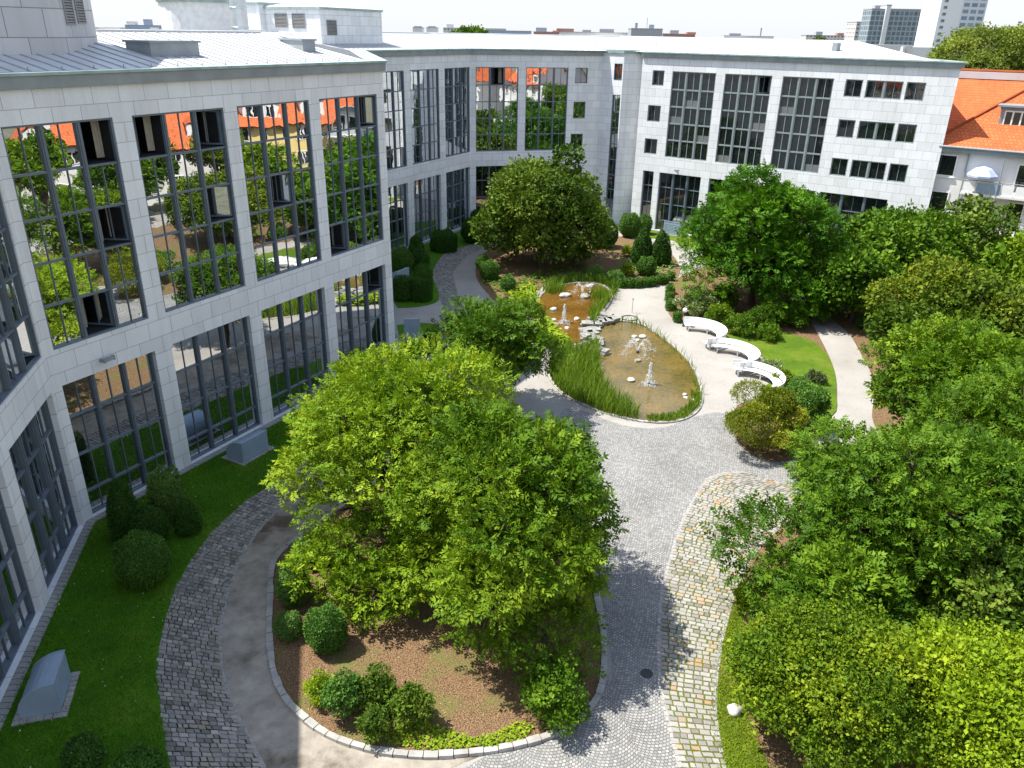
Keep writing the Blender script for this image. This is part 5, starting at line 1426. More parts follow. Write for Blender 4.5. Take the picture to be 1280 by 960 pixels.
# --- metal ventilation hoods: a back panel, a quarter round cover and a collar of setts
def make_hood(name, loc, rz, L, W, Hh, label, group):
    root = empty(name, loc, label, 'vent hood', group, rz)
    # local axes: x along the length, +y the flat tall side, -y the rounded side
    arc = [(W / 2, 0), (W / 2, Hh)] + [(W / 2 - .02 - (W - .02) * math.sin(t), .22 * Hh + .78 * Hh * math.cos(t)) for t in np.linspace(0.05, math.pi / 2, 9)] + [(-W / 2, 0)]
    mb = MB(); n = len(arc)
    for i in range(n):
        (y0, z0), (y1, z1) = arc[i], arc[(i + 1) % n]
        mb.face([(-L / 2, y0, z0), (L / 2, y0, z0), (L / 2, y1, z1), (-L / 2, y1, z1)][::-1], None, 0, 2 < i < n - 2)
    for sx in (-1, 1): mb.face([(sx * L / 2, y, z) for y, z in (arc if sx > 0 else arc[::-1])])
    mb.build('cover', M['hood'], root)
    lip = MB()
    for sx in (-1, 1):
        pts = [(sx * L / 2, y * 1.015, z * 1.01 + .004) for y, z in arc[1:-1]]
        lip.tube(pts, .018, 6)
    lip.tube([(-L / 2, W / 2 + .005, Hh + .008), (L / 2, W / 2 + .005, Hh + .008)], .02, 6)
    lip.build('edge_trim', M['hood'], root)
    gr = MB()
    for k in range(7): gr.box((-L / 2 + .08, W / 2 + .003, .12 + k * (Hh - .25) / 7), (L - .16, 0, 0), (0, .012, 0), (0, 0, (Hh - .25) / 7 * .45))
    gr.build('vent_slats', M['hood'], root)
    cl = MB(); rr = random.Random(3)
    x = -L / 2 - .2
    while x < L / 2 + .2:
        w = rr.uniform(.16, .22); cl.box((x, W / 2 + .012, 0), (w, 0, 0), (0, .19, 0), (0, 0, .045)); cl.box((x, -W / 2 - .2, 0), (w, 0, 0), (0, .19, 0), (0, 0, .045)); x += w + .02
    y = -W / 2
    while y < W / 2 - .1:
        w = rr.uniform(.16, .22); cl.box((-L / 2 - .2, y, 0), (.19, 0, 0), (0, w, 0), (0, 0, .045)); cl.box((L / 2 + .012, y, 0), (.19, 0, 0), (0, w, 0), (0, 0, .045)); y += w + .02
    cl.build('sett_collar', M['kerb'], root)
    return root
GH = 'metal ventilation hoods on the lawns'
hb = Vector((-13.3, 17.57)); ha = Vector((-13.61, 16.84))
make_hood('vent_hood', (-13.75, 17.5, .035), math.atan2(1.33, -0.38) + math.pi, 1.4, 1.05, 1.1, 'nearest grey blue metal hood with a rounded back, low in the left corner', GH)
make_hood('vent_hood', (-12.45, 32.55, .035), math.atan2(F1.t.y, F1.t.x) + math.pi, 1.6, 1.05, 1.0, 'metal hood lying beside the wall just left of the light tree', GH)
make_hood('vent_hood', (-6.6, 48.3, .035), R(5) + math.pi, 1.0, 1.0, 1.45, 'upright metal hood on the strip of lawn below the cross path', GH)
make_hood('vent_hood', (-9.05, 59.2, .035), R(60) + math.pi, 1.6, 1.0, 1.5, 'metal hood half hidden by the corner of the near wing on the far lawn', GH)
make_hood('vent_hood', (16.15, 79.1, .03), math.atan2(F4.t.y, F4.t.x) + math.pi, 1.9, 1.1, 1.3, 'metal hood standing before the sunlit wall, behind the yews', GH)

# --- manhole covers, the iron ring on the path
def manhole(p, z, label):
    mb = MB(); mb.lathe((0, 0, 0), [(.2, -.01), (.2, .012), (.15, .015), (.15, .011), (.05, .011)], 22)
    o = mb.build('manhole_cover', M['black_iron']); o.location = (*p, z); tag(o, label, 'manhole cover', 'round iron drain covers'); return o
manhole((-9.71, 19.28), .014, 'round dark iron drain cover in the grey sett path by the near lawn')
manhole((4.44, 18.98), .009, 'round dark iron drain cover in the shaded small setts')
manhole((-5.63, 60.94), .014, 'round dark iron drain cover in the grey setts by the far lawn')
mb = MB(); mb.tube([(0.55 * math.cos(t), .55 * math.sin(t), .035) for t in np.linspace(0, 2 * math.pi, 25)], .03, 8)
rgo = mb.build('iron_ring', M['black_iron']); rgo.location = (*(8.3, 53.03), 0.0); tag(rgo, 'dark ring set on the pale paving between the ponds and the far bed', 'ring')
mb = MB(); mb.tube([(0, 0, 0), (0, 0, 1.0)], .02, 8); mb.lathe((0, 0, 1.0), [(.03, 0), (.06, .03), (.06, .1), (.02, .13)], 10)
po = mb.build('thin_post', M['frame_light']); po.location = (*(8.63, 54.27), 0.0); tag(po, 'thin upright post rising by the dark ring on the paving', 'post')

# --- stones
def boulder(p, r, mat, label, seed, z=0.0, flat=0.6, group=None, cat='stone'):
    bm = bmesh.new(); bmesh.ops.create_icosphere(bm, subdivisions=3, radius=1)
    rr = random.Random(seed); off = Vector((rr.uniform(0, 50), rr.uniform(0, 50), rr.uniform(0, 50)))
    from mathutils import noise
    sx, sy = rr.uniform(.85, 1.25), rr.uniform(.8, 1.1)
    for v in bm.verts:
        k = 1 + .28 * noise.noise(v.co * 1.3 + off) + .1 * noise.noise(v.co * 3.7 + off)
        v.co = Vector((v.co.x * r * sx * k, v.co.y * r * sy * k, v.co.z * r * flat * k))
    me = bpy.data.meshes.new('boulder'); bm.to_mesh(me); bm.free(); me.materials.append(M[mat])
    for p_ in me.polygons: p_.use_smooth = True
    o = link('boulder', me); o.location = (*p, z + r * flat * .45); o.rotation_euler.z = rr.uniform(0, 6)
    return tag(o, label, cat, group)
boulder((6.84, 17.44), .23, 'rock', 'white boulder alone in the grass beside the mossy setts', 1, .06, .8, cat='boulder')
GS = 'stones standing in the ponds'
for i, (p, r, m, l) in enumerate([
    ((3.93, 57.76), .75, 'rock', 'large flat pale stone at the back left of the upper pond'), ((5.52, 57.66), .8, 'rock_dark', 'grey stone under the back fountain of the upper pond'),
    ((6.11, 60.38), .6, 'rock', 'pale stone on the far bank of the upper pond'), ((2.93, 54.48), .55, 'rock', 'pale stone at the left of the upper pond'),
    ((2.84, 52.21), .4, 'rock', 'small pale stone left of the upper fountain jet'), ((3.03, 51.4), .35, 'rock_dark', 'small grey stone at the foot of the upper fountain jet'),
    ((4.49, 52.47), .48, 'rock', 'pale stone right of the upper fountain jet'), ((3.71, 50.63), .38, 'rock', 'pale stone in front of the upper fountain jet'),
    ((8.12, 49.17), .42, 'rock', 'left one of the three pale stones at the back of the lower pond'), ((8.66, 49.2), .45, 'rock', 'right one of the three pale stones at the back of the lower pond'), ((8.25, 48.58), .3, 'rock', 'front one of the three pale stones at the back of the lower pond'),
    ((7.75, 44.97), .42, 'rock_dark', 'dark stone at the centre of the lower pond'), ((6.97, 42.0), .42, 'rock', 'single pale stone left of the tall jet'),
    ((9.74, 40.13), .26, 'rock', 'upper one of the three pale stones at the right tip of the lower pond'), ((9.7, 39.7), .24, 'rock', 'middle one of the three pale stones at the right tip of the lower pond'), ((10.04, 39.41), .26, 'rock', 'outer one of the three pale stones at the right tip of the lower pond')]):
    boulder(p, r * .54, m, l, 20 + i, .02, .5, GS)
# stacked flat stones of the bank between the ponds, as one rockery
rk = empty('rock_bank', (*(5.41, 49.32), 0.0), 'bank of stacked grey slabs between the upper and the lower pond', 'rockery')
rr = random.Random(9); o0 = Vector((*(5.41, 49.32), 0))
for p, w in zip([(6.64, 51.93), (6.23, 51.74), (5.85, 51.23), (5.5, 50.41), (5.35, 49.32), (5.42, 48.28), (5.5, 47.42), (5.18, 46.71), (4.85, 46.42), (4.78, 47.53), (4.82, 48.69), (4.87, 50.06), (5.18, 51.19), (5.66, 52.2), (6.16, 52.74), (6.59, 53.1), (7.02, 52.28), (5.64, 46.18), (5.0, 49.61), (5.02, 47.26)], range(40)):
    mb = MB(); a = rr.uniform(0, 3)
    for q in range(rr.choice((1, 2, 2))):
        mb.cbox(Vector((p[0], p[1], .1 + q * .15)) - o0, (rr.uniform(.7, 1.05), rr.uniform(.55, .75), .14), a + q * .3)
    s = mb.build('slab', M['rock_dark'], rk)
    bv = s.modifiers.new('bevel', 'BEVEL'); bv.width = .03; bv.segments = 2

# --- fountains
tw_ = NT('water_jet'); tw_.base((0.85, 0.88, 0.9), 0.1, 0.6)
trn = tw_.n("ShaderNodeBsdfTransparent"); mxs = tw_.n("ShaderNodeMixShader"); mxs.inputs[0].default_value = 0.55
tw_.l(trn.outputs[0], mxs.inputs[1]); tw_.l(tw_.p.outputs[0], mxs.inputs[2]); tw_.l(mxs.outputs[0], tw_.out.inputs[0])
M['jet'] = tw_.m
def droplets(mb, pts, r0, r):
    r0 = r0 * .36
    for p in pts:
        a = Vector(p); s = r0 * r.uniform(.5, 1.4)
        mb.lathe(a, [(s * .1, -s * 1.5), (s, -s * .3), (s * .9, s * .5), (s * .1, s * 1.6)], 6)
def fountain(p, label, h, spread, seed, z=.03, arcs=0):
    r = random.Random(seed)
    root = empty('fountain', (*p, z), label, 'fountain')
    mb = MB(); mb.lathe((0, 0, -.02), [(.1, 0), (.1, .1), (.03, .14)], 10); mb.build('nozzle', M['black_iron'], root)
    mb = MB()
    if not arcs:
        mb.tube([(0, 0, .1 + h * k / 6) for k in range(7)], [.05, .035, .03, .026, .02, .014, .006], 7)
        droplets(mb, [(r.gauss(0, .025 + .09 * (1 - k)), r.gauss(0, .025 + .09 * (1 - k)), h * k + .1) for k in [r.random() ** .8 for _ in range(420)]], .05, r)
    for a in range(arcs):
        an = a * 2 * math.pi / arcs + .4
        for _ in range(170):
            t = r.random(); g_ = .015 + .07 * t
            droplets(mb, [(math.cos(an) * spread * t + r.gauss(0, g_), math.sin(an) * spread * t + r.gauss(0, g_), .1 + h * 4 * t * (1 - t) * .9 + r.gauss(0, g_))], .042, r)
    mb.build('jet', M['jet'], root)
    sp = MB()
    sc_ = [(0, 0)] if not arcs else [(math.cos(a * 2 * math.pi / arcs + .4) * spread, math.sin(a * 2 * math.pi / arcs + .4) * spread) for a in range(arcs)]
    for cx, cy in sc_:
        droplets(sp, [(cx + r.gauss(0, .22), cy + r.gauss(0, .22), abs(r.gauss(.02, .05))) for _ in range(220 if not arcs else 40)], .05, r)
    sp.build('splash', M['jet'], root)
fountain((7.92, 41.47), 'tall white jet near the front of the lower pond', 1.25, 0, 1)
fountain((7.95, 46.44), 'low fan of arching jets at the back of the lower pond', .75, 1.0, 2, arcs=4)
fountain((3.55, 51.75), 'thin jet at the centre of the upper pond', 1.25, 0, 3, .045)
fountain((5.33, 58.45), 'small splashing jet among the stones at the back of the upper pond', .7, .7, 4, .045, arcs=3)

# ================================================================== BEYOND THE YARD
def house(p, rz, L, D, eave, ridge, wallmat, label, seed, hip=False, dormers=2, floors=3, cat='house', group=None):
    """terraced house: local x along the street front, y = 0 at the front, body towards +y"""
    r = random.Random(seed)
    root = empty('town_house', (*p, 0), label, cat, group, rz)
    mb = MB()
    for q in ([(0, 0), (L, 0)], [(L, 0), (L, D)], [(L, D), (0, D)], [(0, D), (0, 0)]):
        (x0, y0), (x1, y1) = q; mb.face([(x0, y0, 0), (x1, y1, 0), (x1, y1, eave), (x0, y0, eave)])
    if not hip:
        mb.face([(0, 0, eave), (0, D, eave), (0, D / 2, ridge)]); mb.face([(L, 0, eave), (L, D, eave), (L, D / 2, ridge)])
    mb.build('wall', M[wallmat], root)
    rb = MB(); e = .45; zz = eave - e * (ridge - eave) / (D / 2); sl = math.hypot(D / 2 + e, ridge - zz); h = D / 2 if hip else -e
    rb.face([(-e, -e, zz), (L + e, -e, zz), (L - h, D / 2, ridge), (h, D / 2, ridge)], [(-e, 0), (L + e, 0), (L - h, sl), (h, sl)])
    rb.face([(L + e, D + e, zz), (-e, D + e, zz), (h, D / 2, ridge), (L - h, D / 2, ridge)], [(L + e, 0), (-e, 0), (h, sl), (L - h, sl)])
    if hip:
        rb.face([(-e, D + e, zz), (-e, -e, zz), (h, D / 2, ridge)], [(0, 0), (D, 0), (D / 2, sl)]); rb.face([(L + e, -e, zz), (L + e, D + e, zz), (L - h, D / 2, ridge)], [(0, 0), (D, 0), (D / 2, sl)])
    rb.face([(-e, -e, zz - .12), (L + e, -e, zz - .12), (L + e, D + e, zz - .12), (-e, D + e, zz - .12)])
    rf = rb.build('roof', M['tiles'], root)
    ch = MB(); ch.cbox((L * .3, D / 2 + .4, ridge + .3), (.7, .6, 1.6)); ch.build('chimney', M['render_white'], rf)
    def win(x, z, w, hh, y=0.0, par=None):
        f = MB()
        for a, b, c, d in ((x, x + .08, z, z + hh), (x + w - .08, x + w, z, z + hh), (x + .08, x + w - .08, z, z + .08), (x + .08, x + w - .08, z + hh - .08, z + hh), (x + w / 2 - .05, x + w / 2 + .05, z + .08, z + hh - .08)):
            f.box((a, y - .06, c), (b - a, 0, 0), (0, .08, 0), (0, 0, d - c))
        o = f.build('window', M['white'], par or root)
        g_ = MB(); g_.face([(x + .06, y - .012, z + .06), (x + w - .06, y - .012, z + .06), (x + w - .06, y - .012, z + hh - .06), (x + .06, y - .012, z + hh - .06)])
        if par is None: g_.build('pane', M['glass_dimmed'], o)
        return o
    n = max(2, int(L / 3.0)); fh = eave / floors
    for k in range(n):
        for fl in range(floors):
            win(L * (k + .5) / n - .65, fl * fh + .95, 1.3, 1.45)
    for k in range(dormers):
        x = L * (k + .5) / dormers; z0 = eave + .5; y0 = D / 2 * .5 / (ridge - eave) + .15
        d_ = MB(); w = 2.4; hh = 1.7; yb = D / 2 * (z0 + hh - eave) / (ridge - eave)
        d_.box((x - w / 2, y0, z0), (w, 0, 0), (0, yb - y0 + .5, 0), (0, 0, hh), 0)
        o = d_.build('dormer', M['render_white'], root)
        t_ = MB(); t_.face([(x - w / 2 - .2, y0 - .25, z0 + hh - .05), (x, y0 - .25, z0 + hh + .9), (x, yb + 1.3, z0 + hh + .9), (x - w / 2 - .2, yb + .6, z0 + hh - .05)], [(0, 0), (1.6, 0), (1.6, 3), (0, 3)])
        t_.face([(x, y0 - .25, z0 + hh + .9), (x + w / 2 + .2, y0 - .25, z0 + hh - .05), (x + w / 2 + .2, yb + .6, z0 + hh - .05), (x, yb + 1.3, z0 + hh + .9)], [(0, 0), (1.6, 0), (1.6, 3), (0, 3)])
        t_.face([(x - w / 2, y0 - .02, z0 + hh), (x + w / 2, y0 - .02, z0 + hh), (x, y0 - .02, z0 + hh + .82)])
        t_.build('dormer_roof', M['tiles'], o)
        f = MB(); f.box((x - .7, y0 - .02, z0 + .25), (1.4, 0, 0), (0, .015, 0), (0, 0, 1.2), 1)
        for q in (-.7, -.04, .62): f.box((x + q, y0 - .05, z0 + .25), (.08, 0, 0), (0, .04, 0), (0, 0, 1.2), 0)
        f.build('dormer_window', [M['white'], M['glass_dimmed']], o)
    return root
GR = 'red roofed houses across the yard, mirrored in the glazing'
house((50, 51.5), R(-90), 10.5, 10, 6.3, 11.2, 'render_white', 'white house with two gabled dormers under an orange roof, mirrored in the second bay', 1, False, 2, 2, group=GR)
house((50, 40.5), R(-90), 11, 10, 6.6, 11.4, 'render_white', 'white house with a hipped orange roof, mirrored in the first bay', 2, True, 2, 2, group=GR)
house((50, 28.5), R(-90), 12, 10, 6.4, 11.0, 'render_white', 'white house with one dormer beside the hipped one, mirrored at the left edge', 6, False, 1, 2, group=GR)
house((46.8, 64), R(-90), 12, 10, 8.6, 12.6, 'render_yellow', 'yellow house beside the white ones, mirrored in the third and fourth bays', 3, group=GR)
house((47, 9), R(-90), 15, 11, 9.0, 14.5, 'render_white', 'long white house with three dormers, mirrored in the angled wall', 4, False, 3, group=GR)
house((41, -9), R(-100), 16, 11, 9.0, 14.5, 'render_white', 'last white house of the row with a hipped roof behind the viewer', 5, True, 3, group=GR)

# --- the house with balconies at the right margin
hp = Vector((34.45, 67.45)); ang = math.atan2(F4.t.y, F4.t.x)
bh = empty('balcony_house', (hp.x, hp.y, 0), 'white apartment house with an orange tiled roof and balconies at the right margin', 'house', None, ang)
L, EV = 9.4, 10.65
mb = MB()
mb.face([(-2.5, 0, 0), (L, 0, 0), (L, 0, EV), (-2.5, 0, EV)]); mb.face([(L, 0, 0), (L, 11, 0), (L, 11, EV), (L, 0, EV)]); mb.face([(-2.5, 11, 0), (-2.5, 0, 0), (-2.5, 0, EV), (-2.5, 11, EV)])
mb.build('wall', M['render_white'], bh)
rb = MB()
e = .5
rb.face([(-e, -e, EV), (L + e, -e, EV), (L - .5, 6.0, 15.4), (5.8, 6.0, 15.4)], [(-e, 0), (L + e, 0), (L - .5, 8.2), (6.6, 8.2)])
rb.face([(-e, 3.0, EV + .3), (-e, -e, EV), (5.8, 6.0, 15.4), (5.8, 8, 15.4)], [(0, 0), (3, 0), (6, 8), (3, 8)])
rb.face([(-4, 1.6, EV + .1), (11, 1.6, EV + .1), (11, 9.2, 15.75), (-4, 9.2, 15.75)], [(-4, 0), (22, 0), (22, 9.5), (-4, 9.5)])
rb.face([(11, 16.8, EV + .1), (-4, 16.8, EV + .1), (-4, 9.2, 15.75), (11, 9.2, 15.75)], [(22, 0), (-4, 0), (-4, 9.5), (22, 9.5)])
rf = rb.build('roof', M['tiles'], bh)
hv = MB(); hv.tube([(-e, -e, EV + .05), (5.8, 6.0, 15.45), (L - .5, 6.0, 15.45)], .12, 8); hv.build('hip_tiles', M['tiles'], rf)
rz_ = MB(); rz_.box((-4, 8.6, 15.45), (15, 0, 0), (0, 1.3, 0), (0, 0, .55)); rz_.build('ridge_flashing', M['roof'], rf)
r2 = MB(); r2.tube([(-4, 9.2, 16.08), (11, 9.2, 16.08)], .14, 8); r2.build('ridge_tiles', M['tiles'], rf)
ch = MB(); ch.cbox((5.6, 8.3, 16.2), (1.0, .8, 1.3)); ch.cbox((5.6, 8.3, 16.95), (1.2, 1.0, .16)); ch.build('chimney', M['render_white'], rf)
gu = MB(); gu.tube([(.5, -e - .06, EV - .05), (L + e, -e - .06, EV - .05)], .09, 8); gu.tube([(2.75, -.12, EV - .1), (2.75, -.12, 0)], .06, 8); gu.box((.1, -.45, EV - .5), (L - .1, 0, 0), (0, .43, 0), (0, 0, .4)); gu.build('gutter', M['fascia'], bh)
# dormer
dm = MB(); dm.box((4.0, 1.9, EV + 1.3), (3.0, 0, 0), (0, 3.4, 0), (0, 0, 1.75)); dmo = dm.build('dormer', M['fascia'], bh)
dm = MB(); dm.box((3.7, 1.6, EV + 3.06), (3.6, 0, 0), (0, 4.2, 0), (0, 0, .14)); dm.build('dormer_roof', M['zinc_dark'], dmo)
def hwin(x, z, w, h, y=0.0, par=bh, n=2):
    f = MB()
    for a, b, c, d in ((x, x + .1, z, z + h), (x + w - .1, x + w, z, z + h), (x + .1, x + w - .1, z, z + .1), (x + .1, x + w - .1, z + h - .1, z + h)): f.box((a, y - .07, c), (b - a, 0, 0), (0, .06, 0), (0, 0, d - c))
    for k in range(1, n): f.box((x + w * k / n - .06, y - .065, z + .1), (.12, 0, 0), (0, .05, 0), (0, 0, h - .2))
    f.box((x - .1, y - .14, z - .08), (w + .2, 0, 0), (0, .13, 0), (0, 0, .07))
    o = f.build('window' if par is bh else 'dormer_window', M['white'], par)
    g_ = MB(); g_.face([(x + .08, y - .02, z + .08), (x + w - .08, y - .02, z + .08), (x + w - .08, y - .02, z + h - .08), (x + .08, y - .02, z + h - .08)])
    if par is bh: g_.build('pane', M['glass_dimmed'], o)
    else: g_.build('dormer_pane', M['glass_dimmed'], par)
hwin(4.3, EV + 1.45, 2.4, 1.35, 1.9, dmo, 4)
for fl in range(3):
    z = EV - 2.45 - fl * 2.95
    hwin(.55, z, 1.45, 1.75, 0.0, bh, 1)
    hwin(6.3, z - .8, 1.2, 2.3, 0.0, bh, 1); hwin(7.8, z - .8, 1.5, 2.3, 0.0, bh, 2)
# balconies
for fl in range(3):
    z = EV - 3.35 - fl * 2.95
    bx = MB(); bx.box((2.9, -1.5, z - .16), (6.5, 0, 0), (0, 1.498, 0), (0, 0, .16))
    b_ = bx.build('balcony', M['render_white'], bh)
    rl = MB()
    rl.tube([(2.95, -1.45, z + 1.0), (9.35, -1.45, z + 1.0)], .03, 6); rl.tube([(2.95, -1.45, z + 1.0), (2.95, 0, z + 1.0)], .03, 6); rl.tube([(9.35, -1.45, z + 1.0), (9.35, 0, z + 1.0)], .03, 6)
    for k in range(8): rl.tube([(2.95 + k * .914, -1.45, z), (2.95 + k * .914, -1.45, z + 1.0)], .025, 6)
    for x in (5.4, 9.4): rl.tube([(x, -1.5, z), (x, -1.5, z + 2.8)], .05, 6)
    rl.build('railing', M['frame_light'], b_)
    pn = MB()
    for k in range(7):
        if fl == 0 and k in (1, 2): continue
        pn = MB()
        pn.box((3.02 + k * .914, -1.44, z + .12), (.78, 0, 0), (0, .02, 0), (0, 0, .74))
        pn.build('railing_panel', M['white'], b_)
    if fl == 0:
        for k in (1, 2):
            pn = MB(); pn.box((3.02 + k * .914, -1.44, z + .12), (.78, 0, 0), (0, .02, 0), (0, 0, .74))
            pn.build('railing_panel', M['hood'], b_)['label'] = 'grey blue railing panel'
def parasol(p, z, rr_, label, mat, h=2.1):
    root = empty('parasol', (*p, z), label, 'parasol', 'parasols on the balconies')
    m_ = MB(); m_.tube([(0, 0, 0), (0, 0, h)], .025, 8); m_.lathe((0, 0, 0), [(.22, 0), (.22, .06), (.05, .08)], 14); m_.build('pole', M['steel'], root)
    m_ = MB(); k = 8
    for i in range(k):
        a, b = 2 * math.pi * i / k, 2 * math.pi * (i + 1) / k
        P1, P2 = (rr_ * math.cos(a), rr_ * math.sin(a), h - .7), (rr_ * math.cos(b), rr_ * math.sin(b), h - .7)
        Q1, Q2 = (rr_ * .55 * math.cos(a), rr_ * .55 * math.sin(a), h - .2), (rr_ * .55 * math.cos(b), rr_ * .55 * math.sin(b), h - .2)
        m_.face([Q1, Q2, (0, 0, h)]); m_.face([P1, P2, Q2, Q1]); m_.face([(*P1[:2], h - .85), (*P2[:2], h - .85), P2, P1])
    m_.build('canopy', M[mat], root)
M['parasol_blue'] = plain('pale_blue_canvas', (0.36, 0.42, 0.62), 0.8)
cz, sz_ = math.cos(ang), math.sin(ang)
bp = lambda x, y: (hp.x + x * cz - y * sz_, hp.y + x * sz_ + y * cz)
parasol(bp(4.1, -.85), EV - 3.35, 1.15, 'pale blue parasol on the top balcony', 'parasol_blue')
parasol(bp(7.2, -.9), EV - 9.25, 1.3, 'white parasol on the lowest balcony', 'white', 1.9)

# --- big trees behind the house
for i, (px, r_, zc, lb) in enumerate([((76, 132), (11, 9, 9.5), 12.6, 'leftmost pale crown of the tall trees behind the orange roof'), ((87, 130), (12, 10, 11), 13.6, 'biggest rounded crown behind the orange roof'), ((97, 122), (11, 10, 9), 13.0, 'rightmost crown of the tall trees behind the orange roof')]):
    tree('distant_tree', lb, px, (px[0], px[1], zc), r_, 34, 20000, 0.6, 'broad', 'leaf_hazed', 60 + i, 'tall trees behind the orange roof', .5, 5, lo=-0.7)

# --- high rises and the town on the horizon
def tower_mat(name, wallc, winc, w, h, mw, off=0.0):
    t = NT(name); b = t.n("ShaderNodeTexBrick", offset=off); t.l(t.coord('UV'), b.inputs['Vector'])
    b.inputs['Scale'].default_value = 1.0; b.inputs['Brick Width'].default_value = w; b.inputs['Row Height'].default_value = h
    b.inputs['Mortar Size'].default_value = mw; b.inputs['Mortar Smooth'].default_value = 0.05
    b.inputs['Color1'].default_value = (*winc, 1); b.inputs['Color2'].default_value = (*[x * 1.7 for x in winc], 1); b.inputs['Mortar'].default_value = (*wallc, 1)
    return t.base(b.outputs['Color'], 0.6, 0.4)
M['slab_grid'] = tower_mat('office_slab_front', (0.30, 0.36, 0.38), (0.10, 0.13, 0.155), 3.4, 3.4, 0.42)
M['tower_grid'] = tower_mat('tower_front', (0.56, 0.60, 0.63), (0.14, 0.20, 0.26), 6.0, 3.6, 0.8)
M['row_grid'] = tower_mat('housing_front', (0.6, 0.58, 0.54), (0.12, 0.13, 0.14), 3.2, 3.0, 0.85)
M['far_white'] = plain('distant_white_wall', (0.66, 0.67, 0.68), 0.8)
M['far_grey'] = plain('distant_grey_wall', (0.34, 0.35, 0.37), 0.8)
M['far_brick'] = plain('distant_brick_wall', (0.36, 0.2, 0.16), 0.8)
M['far_red'] = plain('distant_red_roof', (0.5, 0.16, 0.09), 0.8)
def far_block(name, label, px0, px1, ztop, d, depth, mat, cat='building', group=None, extra=()):
    """px0, px1: left and right foot points (x, y) of the front"""
    a, b = Vector(px0), Vector(px1)
    t = (b - a); Lw = t.length; t /= Lw; n = Vector((-t.y, t.x))
    c = (a + b) / 2
    root = empty(name, (c.x, c.y, 0), label, cat, group, math.atan2(t.y, t.x))
    mb = MB(); h = Lw / 2
    P = [(-h, 0), (h, 0), (h, depth), (-h, depth)]
    for i in range(4):
        p, q = P[i], P[(i + 1) % 4]; ln = Lw if i % 2 == 0 else depth
        mb.face([(*p, 0), (*q, 0), (*q, ztop), (*p, ztop)], [(0, 0), (ln, 0), (ln, ztop), (0, ztop)])
    mb.build('wall', M[mat], root)
    rb = MB(); rb.box((-h - .2, -.2, ztop), (Lw + .4, 0, 0), (0, depth + .4, 0), (0, 0, max(.4, ztop * .02)))
    rf = rb.build('roof', M['far_grey'], root)
    for (x0, x1, y0, y1, zz, m) in extra:
        e_ = MB(); e_.box((x0, y0, ztop + .3), (x1 - x0, 0, 0), (0, y1 - y0, 0), (0, 0, zz)); e_.build('roof_structure', M[m], rf)
    return root
def fp(x0, x1, d):  # foot points of a front facing the yard, at distance d, spanning two picture columns at the horizon
    k = d / 1072.0
    return ((x0 - 632) * k, d), ((x1 - 632) * k, d + .01)
a, b = fp(1149, 1176, 520); hr = far_block('high_rise', 'white high rise with a windowless end wall, cut by the top edge', a, b, 96, 0, 24, 'far_white')
c_ = (b[0] + 16, b[1] + 9)
sd = MB(); 
v0 = Vector(b) - hr.location.xy; v1 = Vector((b[0] + 17.5, b[1] + 6)) - hr.location.xy
sd.face([(*v0, 0), (*v1, 0), (*v1, 95), (*v0, 95)], [(0, 0), (18.5, 0), (18.5, 95), (0, 95)]); sd.face([(*v1, 0), (*(v1 + Vector((0, 18))), 0), (*(v1 + Vector((0, 18))), 95), (*v1, 95)])
sd.build('window_front', M['tower_grid'], hr)
st_ = MB()
for k in range(24): st_.box((v0.x - 11.3, v0.y - .2, 10 + k * 3.6), (2.2, 0, 0), (0, .19, 0), (0, 0, 1.7))
st_.build('stair_window', M['slab_grid'], hr)
a, b = fp(1066, 1083, 640); far_block('office_slab', 'left dark glazed half of the office slab beside the high rise', a, b, 38, 0, 16, 'slab_grid', extra=[(-2, 2, 3, 8, 2.5, 'far_grey')])
a, b = fp(1083.5, 1089, 638); far_block('stair_tower', 'pale stair tower between the two halves of the office slab', a, b, 40.5, 0, 16, 'far_white')
a, b = fp(1089.5, 1145, 640); far_block('office_slab', 'right wider half of the office slab, in front of the high rise', a, b, 38, 0, 16, 'slab_grid')
a, b = fp(1050, 1066, 690); far_block('apartment_block', 'stepped white block at the left end of the office slab', a, b, 30, 0, 20, 'row_grid', extra=[(2, 6, 2, 8, 6, 'far_white')])
G2 = 'low buildings on the horizon'
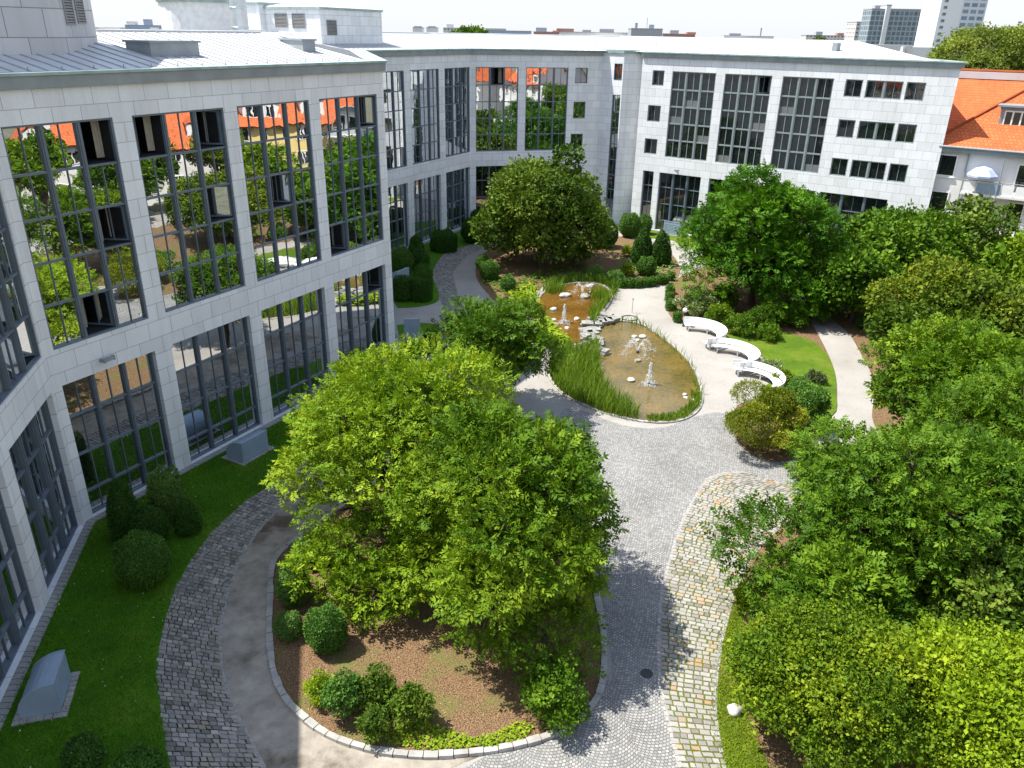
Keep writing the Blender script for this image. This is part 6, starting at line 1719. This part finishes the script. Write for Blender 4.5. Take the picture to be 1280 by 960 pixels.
row = [
 (990, 1048, 800, 20.16, 'row_grid', 'long pale housing row left of the office slab on the horizon', [(-12, -6, 2, 8, 3, 'far_grey'), (8, 14, 2, 8, 2.2, 'far_brick'), (34, 37, 2, 6, 5, 'far_grey')]),
 (888, 950, 900, 18.46, 'far_white', 'pale flat blocks right of the brick cube on the horizon', [(-20, -8, 2, 8, 2.2, 'far_grey'), (12, 13.2, 2, 3, 8, 'far_grey')]),
 (812, 852, 600, 18.89, 'far_brick', 'low brick building right of the grey cube on the horizon', [(-6, 0, 2, 8, 2.2, 'far_grey'), (6, 12, 2, 8, 1.2, 'far_red')]),
 (772, 811, 520, 21.36, 'far_grey', 'grey brown cube with antennas and dishes above the stair tower', [(-7, -5.5, 2, 4, 3, 'far_grey'), (1.5, 4.5, 2, 5, 2.2, 'hood'), (0, .25, 2, 2.3, 6, 'far_grey')]),
 (684, 768, 600, 18.9, 'row_grid', 'long low housing row left of the grey cube', [(-26, -14, 2, 8, 2, 'far_brick'), (4, 14, 2, 8, 2.2, 'far_grey'), (-8, -2, 2, 6, 1.4, 'far_grey')]),
 (651, 683, 560, 18.58, 'far_brick', 'brick block with a grey top left of the long housing row', [(-7, 0, 2, 8, 2.4, 'far_grey'), (4, 9, 2, 8, .8, 'far_red')]),
 (590, 648, 750, 19.01, 'hood', 'bluish flat hall in the middle of the horizon', [(-20, -2, 2, 8, 1.6, 'far_grey')]),
 (538, 565, 800, 20.54, 'row_grid', 'small pale pair of blocks left of the bluish hall', [(-7, -1, 2, 8, 3, 'far_white')]),
 (517, 530, 700, 20.27, 'far_white', 'right of two small white roof huts on the horizon', [(-3, 3, 2, 6, 1, 'far_grey')]),
 (500, 512, 700, 20.08, 'far_white', 'left of two small white roof huts on the horizon', [(-3, 3, 2, 6, 1, 'far_grey')]),
 (141, 181, 800, 17.93, 'hood', 'bluish block group in the gap at the upper left', [(-14, -6, 2, 8, 3, 'far_white'), (2, 8, 2, 8, 5, 'hood')]),
 (187, 193, 900, 19.43, 'far_white', 'slim white tower in the gap at the upper left', []),
 (160, 214, 500, 15.83, 'far_red', 'row of red roofs in the gap at the upper left', [(-8, -4, 2, 5, 1.0, 'far_white')]),
]
for x0, x1, d, zt, m_, lb, ex in row:
    a, b = fp(x0, x1, d); far_block('distant_building', lb, a, b, zt, d, 14, m_, 'building', G2, ex)
rr = random.Random(77)
def far_tree(x, d, h, label, seed, w=None):
    k = d / 1072.0; px = ((x - 632) * k, d); w = w or h * .42
    tree('distant_tree', label, px, (px[0], px[1], h * .58), (w, w * .8, h * .42), 9, 700, h * .14, 'broad', 'leaf_dark', seed, 'trees on the horizon', .4, 4, lo=-.6)
far_tree(570, 620, 21.84, 'larger dark tree on the horizon left of the bluish hall', 1, 11); far_tree(578, 640, 21.49, 'second dark tree on the horizon left of the bluish hall', 2, 7)
far_tree(586, 600, 20.87, 'small dark tree on the horizon beside the bluish hall', 3, 4); far_tree(551, 700, 19.4, 'yellowish small tree on the horizon between pale blocks', 4, 6)
far_tree(1006, 700, 19.43, 'dark tree before the long pale housing row', 5, 10); far_tree(210, 620, 16.71, 'dark tree among the red roofs at the upper left', 6, 8)
# low roofs of the town on both sides of the horizon, as far as one can see between the taller ones
mb = MB(); r_ = random.Random(4)
for k in range(260):
    d = r_.uniform(450, 1500); x = r_.uniform(-1.0, 1.1) * d
    if abs(x) < 60 and d < 200: continue
    mb.cbox((x, d, 7), (r_.uniform(14, 40), r_.uniform(10, 18), r_.uniform(10, 17)), r_.uniform(-.4, .4), r_.choice((0, 0, 1, 1, 3)))
tb = mb.build('town_roofs', [M['far_white'], M['far_grey'], M['far_red'], M['far_brick']]); tag(tb, 'low roofs of the town far beyond the office building', 'town', None, 'stuff')
